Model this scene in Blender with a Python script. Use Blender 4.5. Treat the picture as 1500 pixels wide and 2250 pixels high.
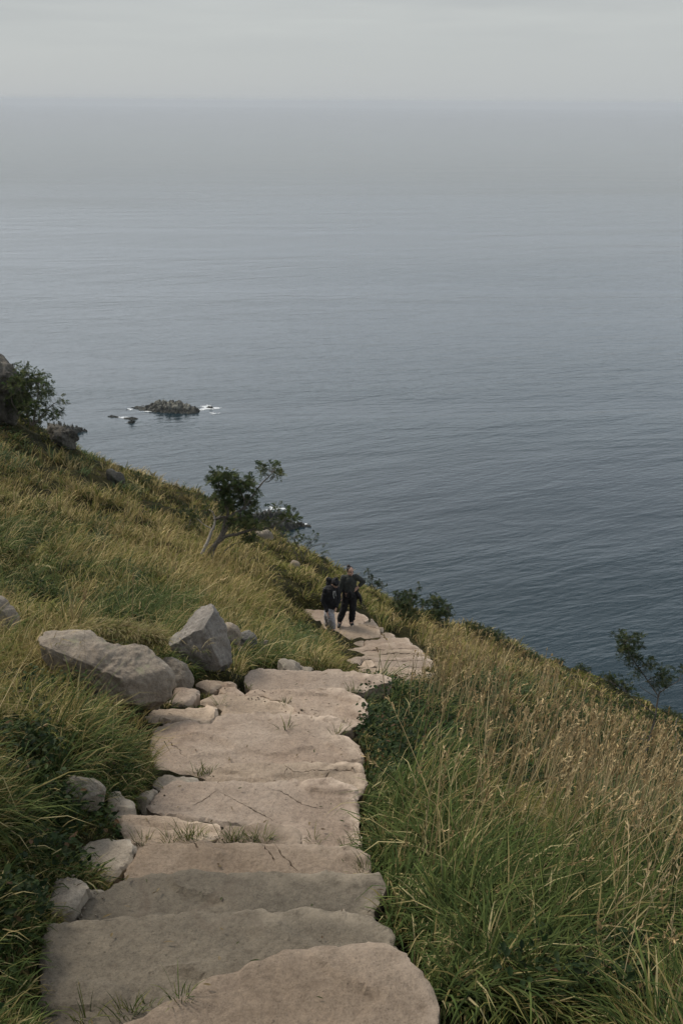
import bpy, bmesh, math, random
import numpy as np
from mathutils import Vector, Matrix, geometry

for o in list(bpy.data.objects): bpy.data.objects.remove(o)
SC = bpy.context.scene
C = SC.collection
R = math.radians
random.seed(7)
H = 160.0                                   # height of the lens above the sea

# ------------------------------------------------------------------ camera
FPX, PW, PH = 2187.0, 1500.0, 2250.0
PITCH, ROLL = R(22.42), R(0.42)
cam = bpy.data.cameras.new('camera')
cam.sensor_fit = 'VERTICAL'; cam.sensor_height = 36.0; cam.sensor_width = 24.0
cam.lens = FPX / PH * 36.0
cam.clip_start = 0.05; cam.clip_end = 120000
co = bpy.data.objects.new('camera', cam); C.objects.link(co)
RM = Matrix.Rotation(R(90) - PITCH, 3, 'X') @ Matrix.Rotation(ROLL, 3, 'Z')
co.matrix_world = Matrix.Translation((0, 0, H)) @ RM.to_4x4()
SC.camera = co
RN = np.array(RM)

# ------------------------------------------------------------------ sun, exposure
SUN_EL, SUN_AZ = R(46), R(-62)               # azimuth clockwise from the view direction (+Y)
sd = bpy.data.lights.new('sun', 'SUN'); sd.energy = 1.5; sd.angle = R(11); sd.color = (1.0, 0.91, 0.79)
so = bpy.data.objects.new('sun', sd); C.objects.link(so)
sv = Vector((math.sin(SUN_AZ) * math.cos(SUN_EL), math.cos(SUN_AZ) * math.cos(SUN_EL), math.sin(SUN_EL)))
so.rotation_euler = sv.to_track_quat('Z', 'Y').to_euler()
so.location = (0, 0, H + 60)
SC.view_settings.view_transform = 'Standard'; SC.view_settings.look = 'None'
SC.view_settings.exposure = 0.75; SC.view_settings.gamma = 1.0

# ------------------------------------------------------------------ world: overcast
W = bpy.data.worlds.new('World'); SC.world = W; W.use_nodes = True
nt = W.node_tree; N = nt.nodes; L = nt.links; N.clear()
def node(tree, kind, **kw):
    n = tree.nodes.new(kind)
    for k, v in kw.items():
        if k.startswith('i_'):
            n.inputs[k[2:].replace('_', ' ')].default_value = v
        else: setattr(n, k, v)
    return n
sky = node(nt, 'ShaderNodeTexSky', sky_type='NISHITA', sun_disc=False, sun_elevation=SUN_EL, sun_rotation=SUN_AZ)
tc = node(nt, 'ShaderNodeTexCoord')
sep = node(nt, 'ShaderNodeSeparateXYZ'); L.new(tc.outputs['Generated'], sep.inputs[0])
ramp = node(nt, 'ShaderNodeValToRGB')       # overcast: the zenith is brighter than the horizon
cr = ramp.color_ramp
cr.elements[0].position = 0.0; cr.elements[0].color = (.475, .500, .514, 1)
cr.elements[1].position = 1.0; cr.elements[1].color = (.36, .39, .43, 1)
for p_, c_ in ((.035, (.492, .515, .522)), (.075, (.492, .512, .514)), (.11, (.46, .478, .485)), (.15, (.96, 1.04, 1.12)), (.24, (1.12, 1.22, 1.32)), (.50, (.56, .61, .67)), (.75, (.40, .43, .48))):
    e = cr.elements.new(p_); e.color = (*c_, 1)
L.new(sep.outputs['Z'], ramp.inputs[0])
mp = node(nt, 'ShaderNodeMapping'); mp.inputs['Scale'].default_value = (1.4, 1.4, 16)
L.new(tc.outputs['Generated'], mp.inputs[0])
nz = node(nt, 'ShaderNodeTexNoise', i_Scale=1.6, i_Detail=6.0, i_Roughness=.55); L.new(mp.outputs[0], nz.inputs['Vector'])
cl = node(nt, 'ShaderNodeValToRGB')
cl.color_ramp.elements[0].position = .3; cl.color_ramp.elements[0].color = (.86, .865, .88, 1)
cl.color_ramp.elements[1].position = .72; cl.color_ramp.elements[1].color = (1.12, 1.11, 1.09, 1)
L.new(nz.outputs['Fac'], cl.inputs[0])
# the cloud texture fades out towards the horizon
fd = node(nt, 'ShaderNodeMapRange'); fd.inputs['From Min'].default_value = .025; fd.inputs['From Max'].default_value = .075
L.new(sep.outputs['Z'], fd.inputs['Value'])
mw = node(nt, 'ShaderNodeMixRGB'); mw.inputs[1].default_value = (1, 1, 1, 1)
L.new(fd.outputs[0], mw.inputs[0]); L.new(cl.outputs[0], mw.inputs[2])
mul = node(nt, 'ShaderNodeMixRGB', blend_type='MULTIPLY'); mul.inputs[0].default_value = 1
L.new(ramp.outputs[0], mul.inputs[1]); L.new(mw.outputs[0], mul.inputs[2])
sc10 = node(nt, 'ShaderNodeVectorMath', operation='SCALE'); sc10.inputs['Scale'].default_value = 6.0
L.new(mul.outputs[0], sc10.inputs[0])
mx = node(nt, 'ShaderNodeMixRGB'); mx.inputs[0].default_value = .95
L.new(sky.outputs[0], mx.inputs[1]); L.new(sc10.outputs[0], mx.inputs[2])
# the cloud is brighter round the hidden sun
gl = node(nt, 'ShaderNodeVectorMath', operation='DOT_PRODUCT'); ga, ge = R(-48), R(28)
gl.inputs[1].default_value = (math.sin(ga) * math.cos(ge), math.cos(ga) * math.cos(ge), math.sin(ge)); L.new(tc.outputs['Generated'], gl.inputs[0])
g1 = node(nt, 'ShaderNodeMapRange', interpolation_type='SMOOTHSTEP'); g1.inputs['From Min'].default_value = .45; g1.inputs['From Max'].default_value = 1.0; g1.inputs['To Max'].default_value = 1.0; L.new(gl.outputs['Value'], g1.inputs['Value'])
g2 = node(nt, 'ShaderNodeMapRange', interpolation_type='SMOOTHSTEP'); g2.inputs['From Min'].default_value = .06; g2.inputs['From Max'].default_value = .42; L.new(sep.outputs['Z'], g2.inputs['Value'])
g3 = node(nt, 'ShaderNodeMath', operation='MULTIPLY'); L.new(g1.outputs[0], g3.inputs[0]); L.new(g2.outputs[0], g3.inputs[1])
g4 = node(nt, 'ShaderNodeMixRGB', blend_type='ADD'); g4.inputs[2].default_value = (5.2, 5.1, 5.0, 1); L.new(g3.outputs[0], g4.inputs[0]); L.new(mx.outputs[0], g4.inputs[1])
bg = node(nt, 'ShaderNodeBackground'); bg.inputs['Strength'].default_value = .1
L.new(g4.outputs[0], bg.inputs[0])
wo = node(nt, 'ShaderNodeOutputWorld'); L.new(bg.outputs[0], wo.inputs[0])
SC.cycles.use_denoising = True
SC.cycles.max_bounces = 8; SC.cycles.transparent_max_bounces = 12
SC.cycles.volume_bounces = 3
SC.cycles.sample_clamp_indirect = 4

# ================================================================== helpers
def ray(px, py):
    d = RN @ np.array([px - PW / 2, PH / 2 - py, -FPX])
    return d
def PY(px, py, Y):                          # the point of the view ray at forward distance Y
    d = ray(px, py); return Vector(d * (Y / d[1])) + Vector((0, 0, H))
def PZ(px, py, z):                          # the point of the view ray at height z below/above the lens
    d = ray(px, py); return Vector(d * (z / d[2])) + Vector((0, 0, H))
def proj(p):                                # p (n,3) world -> photo pixels
    q = (p - np.array([0, 0, H])) @ RN
    return PW / 2 + FPX * q[:, 0] / -q[:, 2], PH / 2 - FPX * q[:, 1] / -q[:, 2]

_perm = np.random.RandomState(3).permutation(256); _perm = np.concatenate([_perm, _perm, _perm])
_grad = np.random.RandomState(5).normal(size=(256, 3)); _grad /= np.linalg.norm(_grad, axis=1)[:, None]
def perlin(p):
    i = np.floor(p).astype(int); f = p - i; u = f * f * f * (f * (f * 6 - 15) + 10); i &= 255
    r = 0
    for dx in (0, 1):
        for dy in (0, 1):
            for dz in (0, 1):
                h = _perm[_perm[_perm[(i[:, 0] + dx) & 255] + ((i[:, 1] + dy) & 255)] + ((i[:, 2] + dz) & 255)]
                g = _grad[h]
                w = (u[:, 0] if dx else 1 - u[:, 0]) * (u[:, 1] if dy else 1 - u[:, 1]) * (u[:, 2] if dz else 1 - u[:, 2])
                r = r + w * (g * (f - np.array([dx, dy, dz]))).sum(1)
    return r * 1.5
def fbm(p, oct=4, rough=.5):
    p = np.asarray(p, float); a, s, r = 1.0, 1.0, 0
    for k in range(oct):
        r = r + a * perlin(p * s + 17.3 * k); a *= rough; s *= 2.03
    return r
def fbm2(x, y, s, oct=4, off=0.0):
    x = np.asarray(x, float)
    return fbm(np.stack([x * s + off, np.asarray(y, float) * s + off * 1.7, np.full(x.shape, off + .37)], -1), oct)

def inpoly(x, y, poly):
    x = np.asarray(x); y = np.asarray(y); c = np.zeros(x.shape, bool); n = len(poly)
    for i in range(n):
        x0, y0 = poly[i]; x1, y1 = poly[i - 1]
        if y0 == y1: continue
        m = ((y0 > y) != (y1 > y)) & (x < (x1 - x0) * (y - y0) / (y1 - y0) + x0)
        c ^= m
    return c
def polydist(x, y, poly):
    d = np.full(np.shape(x), 1e9); n = len(poly)
    for i in range(n):
        ax, ay = poly[i - 1]; bx, by = poly[i]; vx, vy = bx - ax, by - ay; L2 = vx * vx + vy * vy + 1e-12
        t = np.clip(((x - ax) * vx + (y - ay) * vy) / L2, 0, 1)
        d = np.minimum(d, np.hypot(x - ax - t * vx, y - ay - t * vy))
    return d

def tag(o, label=None, cat=None, group=None, kind=None):
    if label: o['label'] = label
    if cat: o['category'] = cat
    if group: o['group'] = group
    if kind: o['kind'] = kind
    return o
def link(name, me, mat, parent=None, smooth=True, loc=None):
    o = bpy.data.objects.new(name, me); C.objects.link(o)
    for m in (mat if isinstance(mat, (list, tuple)) else [mat]): me.materials.append(m)
    if smooth and len(me.polygons): me.polygons.foreach_set('use_smooth', np.ones(len(me.polygons), bool))
    if loc is not None:
        me.transform(Matrix.Translation(-Vector(loc)))
        o.location = loc
    if parent is not None:
        o.parent = parent
        if loc is not None: o.location = Vector(loc) - parent.location
        else: o.matrix_parent_inverse = Matrix.Translation(-parent.location)
    return o
def pym(name, v, f):
    me = bpy.data.meshes.new(name); me.from_pydata([tuple(p) for p in v], [], [tuple(q) for q in f]); me.update(); return me
def npmesh(name, v, f, col=None):           # v (n,3), f (m,3|4) arrays, col (n,3) point colours
    me = bpy.data.meshes.new(name); v = np.asarray(v, np.float32); f = np.asarray(f, np.int32); k = f.shape[1]
    me.vertices.add(len(v)); me.vertices.foreach_set('co', v.ravel())
    me.loops.add(f.size); me.loops.foreach_set('vertex_index', f.ravel())
    me.polygons.add(len(f)); me.polygons.foreach_set('loop_start', np.arange(0, f.size, k, dtype=np.int32))
    if hasattr(me.polygons[0], 'loop_total') and False: pass
    me.update(calc_edges=True)
    if col is not None:
        a = me.color_attributes.new('Col', 'FLOAT_COLOR', 'POINT')
        a.data.foreach_set('color', np.concatenate([col, np.ones((len(col), 1))], 1).astype(np.float32).ravel())
    return me
def empty(name, loc):
    o = bpy.data.objects.new(name, None); C.objects.link(o); o.location = loc; o.empty_display_size = .2; return o

# ------------------------------------------------------------------ materials
def newmat(name):
    m = bpy.data.materials.new(name); m.use_nodes = True; t = m.node_tree
    b = t.nodes['Principled BSDF']; return m, t, b
def rampn(t, stops, src):
    r = node(t, 'ShaderNodeValToRGB'); e = r.color_ramp.elements
    e[0].position, e[0].color = stops[0][0], (*stops[0][1], 1)
    e[1].position, e[1].color = stops[-1][0], (*stops[-1][1], 1)
    for p, c in stops[1:-1]:
        q = e.new(p); q.color = (*c, 1)
    t.links.new(src, r.inputs[0]); return r
def mixc(t, a, b, f, mode='MIX'):
    m = node(t, 'ShaderNodeMixRGB', blend_type=mode)
    for s, i in ((f, 0), (a, 1), (b, 2)):
        if isinstance(s, (int, float)): m.inputs[i].default_value = s
        elif isinstance(s, tuple): m.inputs[i].default_value = (*s, 1)
        else: t.links.new(s, m.inputs[i])
    return m.outputs[0]
def tnoise(t, co_, scale, detail=5, rough=.6, dist=0.0):
    n = node(t, 'ShaderNodeTexNoise'); n.inputs['Scale'].default_value = scale; n.inputs['Detail'].default_value = detail
    n.inputs['Roughness'].default_value = rough; n.inputs['Distortion'].default_value = dist
    t.links.new(co_, n.inputs['Vector']); return n.outputs['Fac']
def stone_mat(name, base, alt, spot, grain=1.0, lichen=0.0, bumpd=.006, dark=(.10, .09, .08), light=None):
    m, t, b = newmat(name)
    tc = node(t, 'ShaderNodeNewGeometry'); P = tc.outputs['Position']
    big = tnoise(t, P, 1.7, 5, .6, .4)
    c = rampn(t, [(.36, base), (.62, alt)], big).outputs[0]
    mid = tnoise(t, P, 11, 6, .7)
    c = mixc(t, c, rampn(t, [(.3, (.72, .70, .68)), (.5, (1, 1, 1)), (.75, (1.12, 1.1, 1.07))], mid).outputs[0], .85, 'MULTIPLY')
    fine = tnoise(t, P, 130 * grain, 3, .75)
    c = mixc(t, c, rampn(t, [(.30, (.42, .40, .39)), (.42, (.93, .93, .93)), (.6, (1.05, 1.05, 1.04)), (.72, (1.4, 1.38, 1.35))], fine).outputs[0], .8, 'MULTIPLY')
    fine2 = tnoise(t, P, 48 * grain, 3, .7)
    c = mixc(t, c, rampn(t, [(.34, (.62, .60, .59)), (.48, (1, 1, 1)), (.66, (1.25, 1.24, 1.22))], fine2).outputs[0], .5, 'MULTIPLY')
    # darker stains with an outline of their own
    st = tnoise(t, P, 3.1, 8, .72, .8)
    sf = rampn(t, [(.56, (0, 0, 0)), (.70, (.55, .55, .55))], st).outputs[0]
    c = mixc(t, c, spot, sf)
    pit = tnoise(t, P, 34 * grain, 2, .5)
    pf = rampn(t, [(.70, (0, 0, 0)), (.76, (.7, .7, .7))], pit).outputs[0]
    c = mixc(t, c, dark, pf)
    if lichen:
        ln = tnoise(t, P, 7, 7, .75, .5)
        lf = rampn(t, [(.57, (0, 0, 0)), (.66, (lichen,) * 3)], ln).outputs[0]
        c = mixc(t, c, light or (.42, .42, .36), lf)
    oi = node(t, 'ShaderNodeObjectInfo'); ov = rampn(t, [(0, (.86, .87, .88)), (1, (1.13, 1.10, 1.07))], oi.outputs['Random']).outputs[0]
    c = mixc(t, c, ov, 1.0, 'MULTIPLY')
    wa = node(t, 'ShaderNodeAttribute'); wa.attribute_name = 'Wear'      # edges worn pale, broken up by the grain
    wr = node(t, 'ShaderNodeMapRange'); wr.inputs['From Min'].default_value = .35; wr.inputs['From Max'].default_value = .6; t.links.new(mid, wr.inputs['Value'])
    wm = node(t, 'ShaderNodeMath', operation='MULTIPLY'); t.links.new(wa.outputs['Fac'], wm.inputs[0]); t.links.new(wr.outputs[0], wm.inputs[1])
    c = mixc(t, c, tuple(min(.7, x * 1.5) for x in alt), wm.outputs[0])
    t.links.new(c, b.inputs['Base Color'])
    b.inputs['Roughness'].default_value = .92; b.inputs['Specular IOR Level'].default_value = .25
    h1 = node(t, 'ShaderNodeMath', operation='MULTIPLY'); h1.inputs[1].default_value = .5; t.links.new(fine, h1.inputs[0])
    h2 = node(t, 'ShaderNodeMath', operation='MULTIPLY_ADD'); h2.inputs[1].default_value = .2; t.links.new(mid, h2.inputs[0]); t.links.new(h1.outputs[0], h2.inputs[2])
    h3 = node(t, 'ShaderNodeMath', operation='ADD'); t.links.new(h2.outputs[0], h3.inputs[0]); t.links.new(pit, h3.inputs[1])
    bp = node(t, 'ShaderNodeBump'); bp.inputs['Strength'].default_value = .9; bp.inputs['Distance'].default_value = bumpd * 1.2
    t.links.new(h3.outputs[0], bp.inputs['Height']); t.links.new(bp.outputs[0], b.inputs['Normal'])
    return m
M_PINK = stone_mat('pale_pink_stone', (0.307, 0.236, 0.179), (0.357, 0.287, 0.224), (0.221, 0.167, 0.124), dark=(0.101, 0.075, 0.059))
M_PINK2 = stone_mat('warm_stone', (0.290, 0.228, 0.170), (0.353, 0.281, 0.211), (0.212, 0.168, 0.121), dark=(0.102, 0.076, 0.057))
M_GREY = stone_mat('grey_brown_stone', (0.129, 0.110, 0.083), (0.168, 0.142, 0.106), (0.114, 0.087, 0.064), dark=(0.054, 0.044, 0.031))
M_GREYP = stone_mat('grey_pink_stone', (0.187, 0.145, 0.106), (0.228, 0.182, 0.138), (0.152, 0.112, 0.083), dark=(0.069, 0.051, 0.041))
M_SIDE = stone_mat('grey_block_stone', (0.239, 0.205, 0.160), (0.288, 0.252, 0.203), (0.162, 0.135, 0.104), lichen=.4, light=(0.324, 0.315, 0.243))
M_BOULDER = stone_mat('rough_boulder', (0.232, 0.196, 0.155), (0.296, 0.257, 0.207), (0.136, 0.112, 0.087), grain=.6, lichen=.9, bumpd=.012, light=(0.296, 0.281, 0.190))
M_DARKR = stone_mat('dark_grey_boulder', (0.145, 0.141, 0.131), (0.218, 0.203, 0.182), (0.095, 0.090, 0.083), grain=.6, lichen=.35, bumpd=.012)
M_CLIFF = stone_mat('dark_mossy_rock', (.07, .066, .058), (.15, .14, .12), (.045, .042, .035), grain=.25, lichen=.5, bumpd=.05, light=(.11, .12, .035))
M_SKERRY = stone_mat('skerry_rock', (.16, .15, .12), (.36, .34, .28), (.055, .055, .042), grain=.01, lichen=0, bumpd=.4)

def soil_mat():
    m, t, b = newmat('hillside_turf')
    g = node(t, 'ShaderNodeNewGeometry'); P = g.outputs['Position']
    n1 = tnoise(t, P, .35, 6, .65); n2 = tnoise(t, P, 3.5, 6, .7); n3 = tnoise(t, P, 22, 4, .7)
    c = rampn(t, [(.35, (.026, .026, .011)), (.5, (.045, .042, .016)), (.65, (.08, .064, .028))], n1).outputs[0]
    c = mixc(t, c, rampn(t, [(.3, (.5, .5, .45)), (.5, (1, 1, 1)), (.7, (1.35, 1.25, 1.1))], n2).outputs[0], 1.0, 'MULTIPLY')
    c = mixc(t, c, rampn(t, [(.3, (.4, .4, .4)), (.6, (1.2, 1.2, 1.2))], n3).outputs[0], 1.0, 'MULTIPLY')
    t.links.new(c, b.inputs['Base Color']); b.inputs['Roughness'].default_value = 1; b.inputs['Specular IOR Level'].default_value = .1
    bp = node(t, 'ShaderNodeBump'); bp.inputs['Distance'].default_value = .08; t.links.new(n3, bp.inputs['Height'])
    t.links.new(bp.outputs[0], b.inputs['Normal'])
    return m
M_SOIL = soil_mat()
def veg_mat(name, transl=.35, rough=.6):
    m, t, b = newmat(name)
    a = node(t, 'ShaderNodeAttribute'); a.attribute_name = 'Col'
    t.links.new(a.outputs['Color'], b.inputs['Base Color'])
    b.inputs['Roughness'].default_value = rough + .15; b.inputs['Specular IOR Level'].default_value = .12
    tr = node(t, 'ShaderNodeBsdfTranslucent'); t.links.new(a.outputs['Color'], tr.inputs[0])
    mxs = node(t, 'ShaderNodeMixShader'); mxs.inputs[0].default_value = transl
    t.links.new(b.outputs[0], mxs.inputs[1]); t.links.new(tr.outputs[0], mxs.inputs[2])
    t.links.new(mxs.outputs[0], t.nodes['Material Output'].inputs[0])
    return m
M_VEG = veg_mat('grass_blade', .2); M_LEAF = veg_mat('leaf', .3, .45)
def bark_mat(name, a, bb):
    m, t, b = newmat(name)
    g = node(t, 'ShaderNodeNewGeometry'); n = tnoise(t, g.outputs['Position'], 25, 5, .7)
    t.links.new(rampn(t, [(.35, a), (.65, bb)], n).outputs[0], b.inputs['Base Color']); b.inputs['Roughness'].default_value = .9
    bp = node(t, 'ShaderNodeBump'); bp.inputs['Distance'].default_value = .01; t.links.new(n, bp.inputs['Height']); t.links.new(bp.outputs[0], b.inputs['Normal'])
    return m
M_BARK = bark_mat('dark_bark', (.06, .05, .04), (.15, .13, .105)); M_BARKP = bark_mat('pale_dead_bark', (.20, .18, .15), (.38, .35, .31))
def plain(name, c, rough=.8, sheen=0.0, noise=.25, scale=40):
    m, t, b = newmat(name)
    g = node(t, 'ShaderNodeTexCoord'); n = tnoise(t, g.outputs['Object'], scale, 4, .6)
    lo = tuple(x * (1 - noise) for x in c); hi = tuple(x * (1 + noise) for x in c)
    t.links.new(rampn(t, [(.35, lo), (.65, hi)], n).outputs[0], b.inputs['Base Color'])
    b.inputs['Roughness'].default_value = rough
    return m

# ================================================================== terrain
CP = [  # photo pixel, forward distance: where the ground lies
    # the line of the stairs
    (600, 2160, 2.70), (520, 2050, 2.98), (540, 1965, 3.42), (570, 1880, 3.92), (550, 1830, 4.25), (560, 1757, 4.80), (570, 1693, 5.38),
    (570, 1625, 6.05), (590, 1545, 6.95), (690, 1490, 7.75), (860, 1492, 14.6), (850, 1430, 16.4), (830, 1400, 18.8), (745, 1372, 21.6),
    # left of the stairs, near
    (50, 2200, 2.66), (50, 2050, 2.95), (50, 1900, 3.3), (150, 1800, 4.0), (-150, 1900, 2.9), (-200, 1650, 4.0), (60, 1600, 5.2), (320, 1620, 6.15), (230, 1560, 6.1),
    (300, 1480, 7.3), (100, 1500, 6.7), (0, 1450, 7.0), (440, 1470, 8.3), (560, 1462, 8.9), (100, 1350, 10.2), (0, 1350, 9.6), (-200, 1350, 8.2), (300, 1350, 11.2),
    (300, 1300, 13.2), (100, 1230, 14.0), (-150, 1230, 12.0), (400, 1250, 18.0), (450, 1245, 20.5), (550, 1350, 14.2), (550, 1300, 18.5), (640, 1460, 10.8), (700, 1478, 14.3), (650, 1375, 18.8), (770, 1518, 12.3), (850, 1515, 12.0), (690, 1425, 18.5),
    (650, 1260, 25.5), (740, 1290, 27.5), (0, 1100, 20), (200, 1120, 24), (0, 1000, 26), (100, 1000, 30), (-200, 1000, 22), (-250, 850, 30), (300, 1150, 24.5), (560, 1210, 29),
    (30, 950, 31),
    (0, 905, 34), (150, 975, 34.5), (250, 1012, 36), (440, 1095, 38), (580, 1162, 38), (700, 1228, 37), (850, 1322, 34),
    # right of the stairs
    (800, 1620, 6.3), (870, 1510, 8.4), (850, 1600, 6.7), (950, 1700, 5.5), (960, 1565, 11.2), (1100, 1690, 7.4), (1200, 1670, 10.6), (1300, 1700, 10.5), (1300, 1640, 14), (1450, 1740, 11), (1230, 1560, 18), (1400, 1620, 19), (1400, 1850, 7.0),
    (1000, 1800, 4.8), (900, 1900, 3.95), (1400, 1900, 4.6), (1000, 2100, 3.05), (1400, 2200, 2.9), (1700, 1900, 4.4), (1700, 2200, 2.9), (1800, 1800, 6.6),
    (960, 1462, 18), (1060, 1478, 17), (1150, 1545, 14.5), (950, 1395, 27), (1180, 1460, 31), (1300, 1540, 30), (1450, 1628, 27), (1500, 1680, 22), (1700, 1750, 22),
    (1000, 1390, 32), (1200, 1452, 42), (1350, 1520, 44), (1500, 1585, 46), (1700, 1680, 46)]
pts = np.array([PY(*c) for c in CP])
extra = [(0, 0, -1.72), (-1.5, 0, -1.45), (1.5, 0, -2.1), (0, -5, .5), (-5, -5, 2.2), (5, -5, -1.6), (-6, 2, -.2), (6, 2, -4.5), (-12, 5, 1.2), (10, 5, -8), (-14, -6, 6), (12, -6, -6)]
pts = np.vstack([pts, [(a, b, c + H) for a, b, c in extra]])
def warp(x, y):                              # work in a compressed plan so near detail and far reach weigh alike
    r = np.hypot(x, y + 3); s = np.log1p(r / 4.0) * 4 / np.maximum(r, 1e-6)
    return x * s, (y + 3) * s
wx, wy = warp(pts[:, 0], pts[:, 1]); n_ = len(pts)
base_ = lambda x, y: H - 1.7 - .46 * y - .35 * x
rr = np.hypot(wx[:, None] - wx, wy[:, None] - wy)
K = np.where(rr > 0, rr, 0)                  # a linear kernel: no overshoot
K = rr ** 1.0
A = np.block([[-K - 0.02 * np.eye(n_) * -1, np.ones((n_, 1))], [np.ones((1, n_)), np.zeros((1, 1))]])
sol = np.linalg.solve(A, np.concatenate([pts[:, 2] - base_(pts[:, 0], pts[:, 1]), [0]]))
def tps(x, y):
    x = np.asarray(x, float); y = np.asarray(y, float); sh = x.shape; x = x.ravel(); y = y.ravel()
    out = np.empty(len(x))
    for s in range(0, len(x), 40000):
        a, b = warp(x[s:s + 40000], y[s:s + 40000])
        out[s:s + 40000] = -np.sqrt((a[:, None] - wx) ** 2 + (b[:, None] - wy) ** 2 + .04) @ sol[:-1] + sol[-1]
    return (out + base_(x, y)).reshape(sh)
RIM = [(-300, 34), (150, 34.5), (250, 36), (440, 38), (580, 38), (700, 37), (850, 34), (1000, 33), (1200, 42), (1350, 44), (1500, 46), (1800, 46)]
RU = []
for px, Y in RIM:
    p = PY(px, 1200, Y); RU.append(p.x / p.y)
def ground0(x, y):
    x = np.asarray(x, float); y = np.asarray(y, float)
    u = np.clip(x / np.maximum(y, 3.0), -1.2, 1.2)
    yr = np.interp(u, RU, [r[1] for r in RIM])
    t = np.maximum(0, y - yr)
    ye = y - t
    z = tps(np.where(t > 0, u * ye, x), ye)
    s = np.clip(.46 + .55 * u, .1, .75)
    z = z - s * t - .55 * t * t / (t + 12)
    # beyond the sides the hill goes on
    return z
def relief(x, y):
    r = np.hypot(x, y)
    near = np.clip((r - 1.5) / 6, .25, 1)
    far = np.clip((r - 12) / 20, 0, 1)
    return .10 * fbm2(x, y, .9, 3, 3.1) * near + .05 * fbm2(x, y, 3.1, 3, 8.2) * near + .24 * (np.abs(fbm2(x, y, 1.25, 2, 21.0)) - .2) * near + .45 * fbm2(x, y, .22, 4, 5.5) * far + .22 * fbm2(x, y, .7, 3, 1.5) * far

# ------------------------------------------------------------------ stair slabs (outline in photo pixels, height)
# near edges run on under the next slab up
SL = []
def slab(px, z, mat, label, t=.34, cracks=(), seed=0, tilt=(0, 0), rough=.9, rnd=.009, name='stone_slab', cat='stone slab', group='slabs of the stone stairway'):
    SL.append(dict(px=px, z=z, mat=mat, label=label, t=t, cracks=cracks, seed=seed, tilt=tilt, rough=rough, rnd=rnd, name=name, cat=cat, group=group))
def Z5(l): return [(300 + a / 2.5, 1400 + b / 2.5) for a, b in l]      # coordinates read off an enlarged crop
def Z3(l): return [(a / 1.5, 1750 + b / 1.5) for a, b in l]
def Z1(l): return [(640 + a / 3.947, 1200 + b / 3.947) for a, b in l]
slab([(60, 2420), (120, 2330), (233, 2250), (327, 2215), (380, 2190), (427, 2157), (470, 2138), (520, 2121), (587, 2096), (667, 2076), (747, 2062), (800, 2058), (842, 2059), (873, 2077), (890, 2097),
      (905, 2120), (927, 2143), (940, 2168), (953, 2190), (960, 2243), (968, 2320), (980, 2420)], -2.87, M_GREYP,
     'nearest brown grey slab at the foot of the photo, with a chipped pale right edge', t=.4, seed=1)
slab([(86, 2260), (86, 2210), (88, 2123), (92, 2080), (97, 2050), (110, 2026), (160, 2018), (200, 2014), (280, 2006), (360, 1999), (427, 1996), (500, 1994), (567, 1990), (650, 1992), (720, 1994), (787, 2000), (826, 2018),
      (866, 2034), (871, 2064), (900, 2150), (850, 2260), (300, 2330)], -3.07, M_GREY,
     'widest dark grey slab, second step from the bottom, with a straight left edge', t=.4, seed=2)
slab(Z3([(262, 400), (268, 360), (285, 335), (320, 312), (350, 298), (390, 275), (425, 254), (520, 247), (640, 245), (760, 250), (870, 249), (1000, 251), (1130, 248), (1250, 247), (1266, 262), (1272, 285), (1268, 330), (1250, 365), (1235, 385),
      (1200, 470), (330, 480)]), -3.27, M_GREY, 'grey brown third slab from the bottom, between the widest and the cracked one',
     seed=3, cracks=())
slab(Z3([(385, 300), (405, 262), (430, 215), (465, 180), (500, 160), (560, 152), (620, 149), (670, 144), (760, 150), (860, 147), (960, 152), (1080, 153), (1180, 160), (1212, 182), (1230, 210), (1232, 240), (1215, 330), (420, 340)]), -3.45, M_GREYP,
     'brown grey slab with a broad diagonal crack and tufts along its far edge',
     seed=4, cracks=[Z3([(905, 150), (925, 185), (955, 215), (980, 245)]), Z3([(872, 160), (900, 200), (905, 215)]), Z3([(640, 152), (655, 182)])])
slab(Z3([(385, 62), (400, 54), (450, 56), (540, 62), (640, 74), (720, 85), (738, 92), (722, 125), (700, 150), (690, 210), (560, 215), (440, 190), (405, 130)]), -3.62, M_PINK2,
     'small pink slab at the left foot of the long pale slab, with one dark hole', seed=5)
slab(Z3([(702, 210), (706, 140), (730, 105), (752, 80), (800, 83), (880, 84), (955, 92), (985, 110), (990, 150), (985, 210)]), -3.615, M_GREYP,
     'grey wedge slab between the small pink slab and the long pale slab', seed=6)
slab(Z5([(50, 945), (72, 905), (95, 870), (130, 825), (160, 800), (192, 786), (260, 778), (350, 774), (480, 778), (600, 776), (720, 778), (820, 769), (950, 775), (1080, 784), (1150, 795), (1198, 815), (1230, 850), (1226, 880), (1212, 900), (1222, 950), (1222, 1000), (1235, 1050), (1252, 1105),
      (1250, 1200), (870, 1220), (880, 1080), (700, 1055), (560, 1035), (470, 1035), (300, 1010), (200, 1000), (110, 972)]), -3.82, M_PINK,
     'long pale pink slab with fine diagonal cracks, seamed across its whole top', seed=7,
     cracks=[Z5([(725, 820), (790, 832), (850, 868), (910, 905), (970, 925), (1045, 925)]), Z5([(440, 830), (520, 880), (600, 920), (680, 965), (770, 1015)]), Z5([(440, 832), (400, 870), (310, 920)])])
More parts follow.
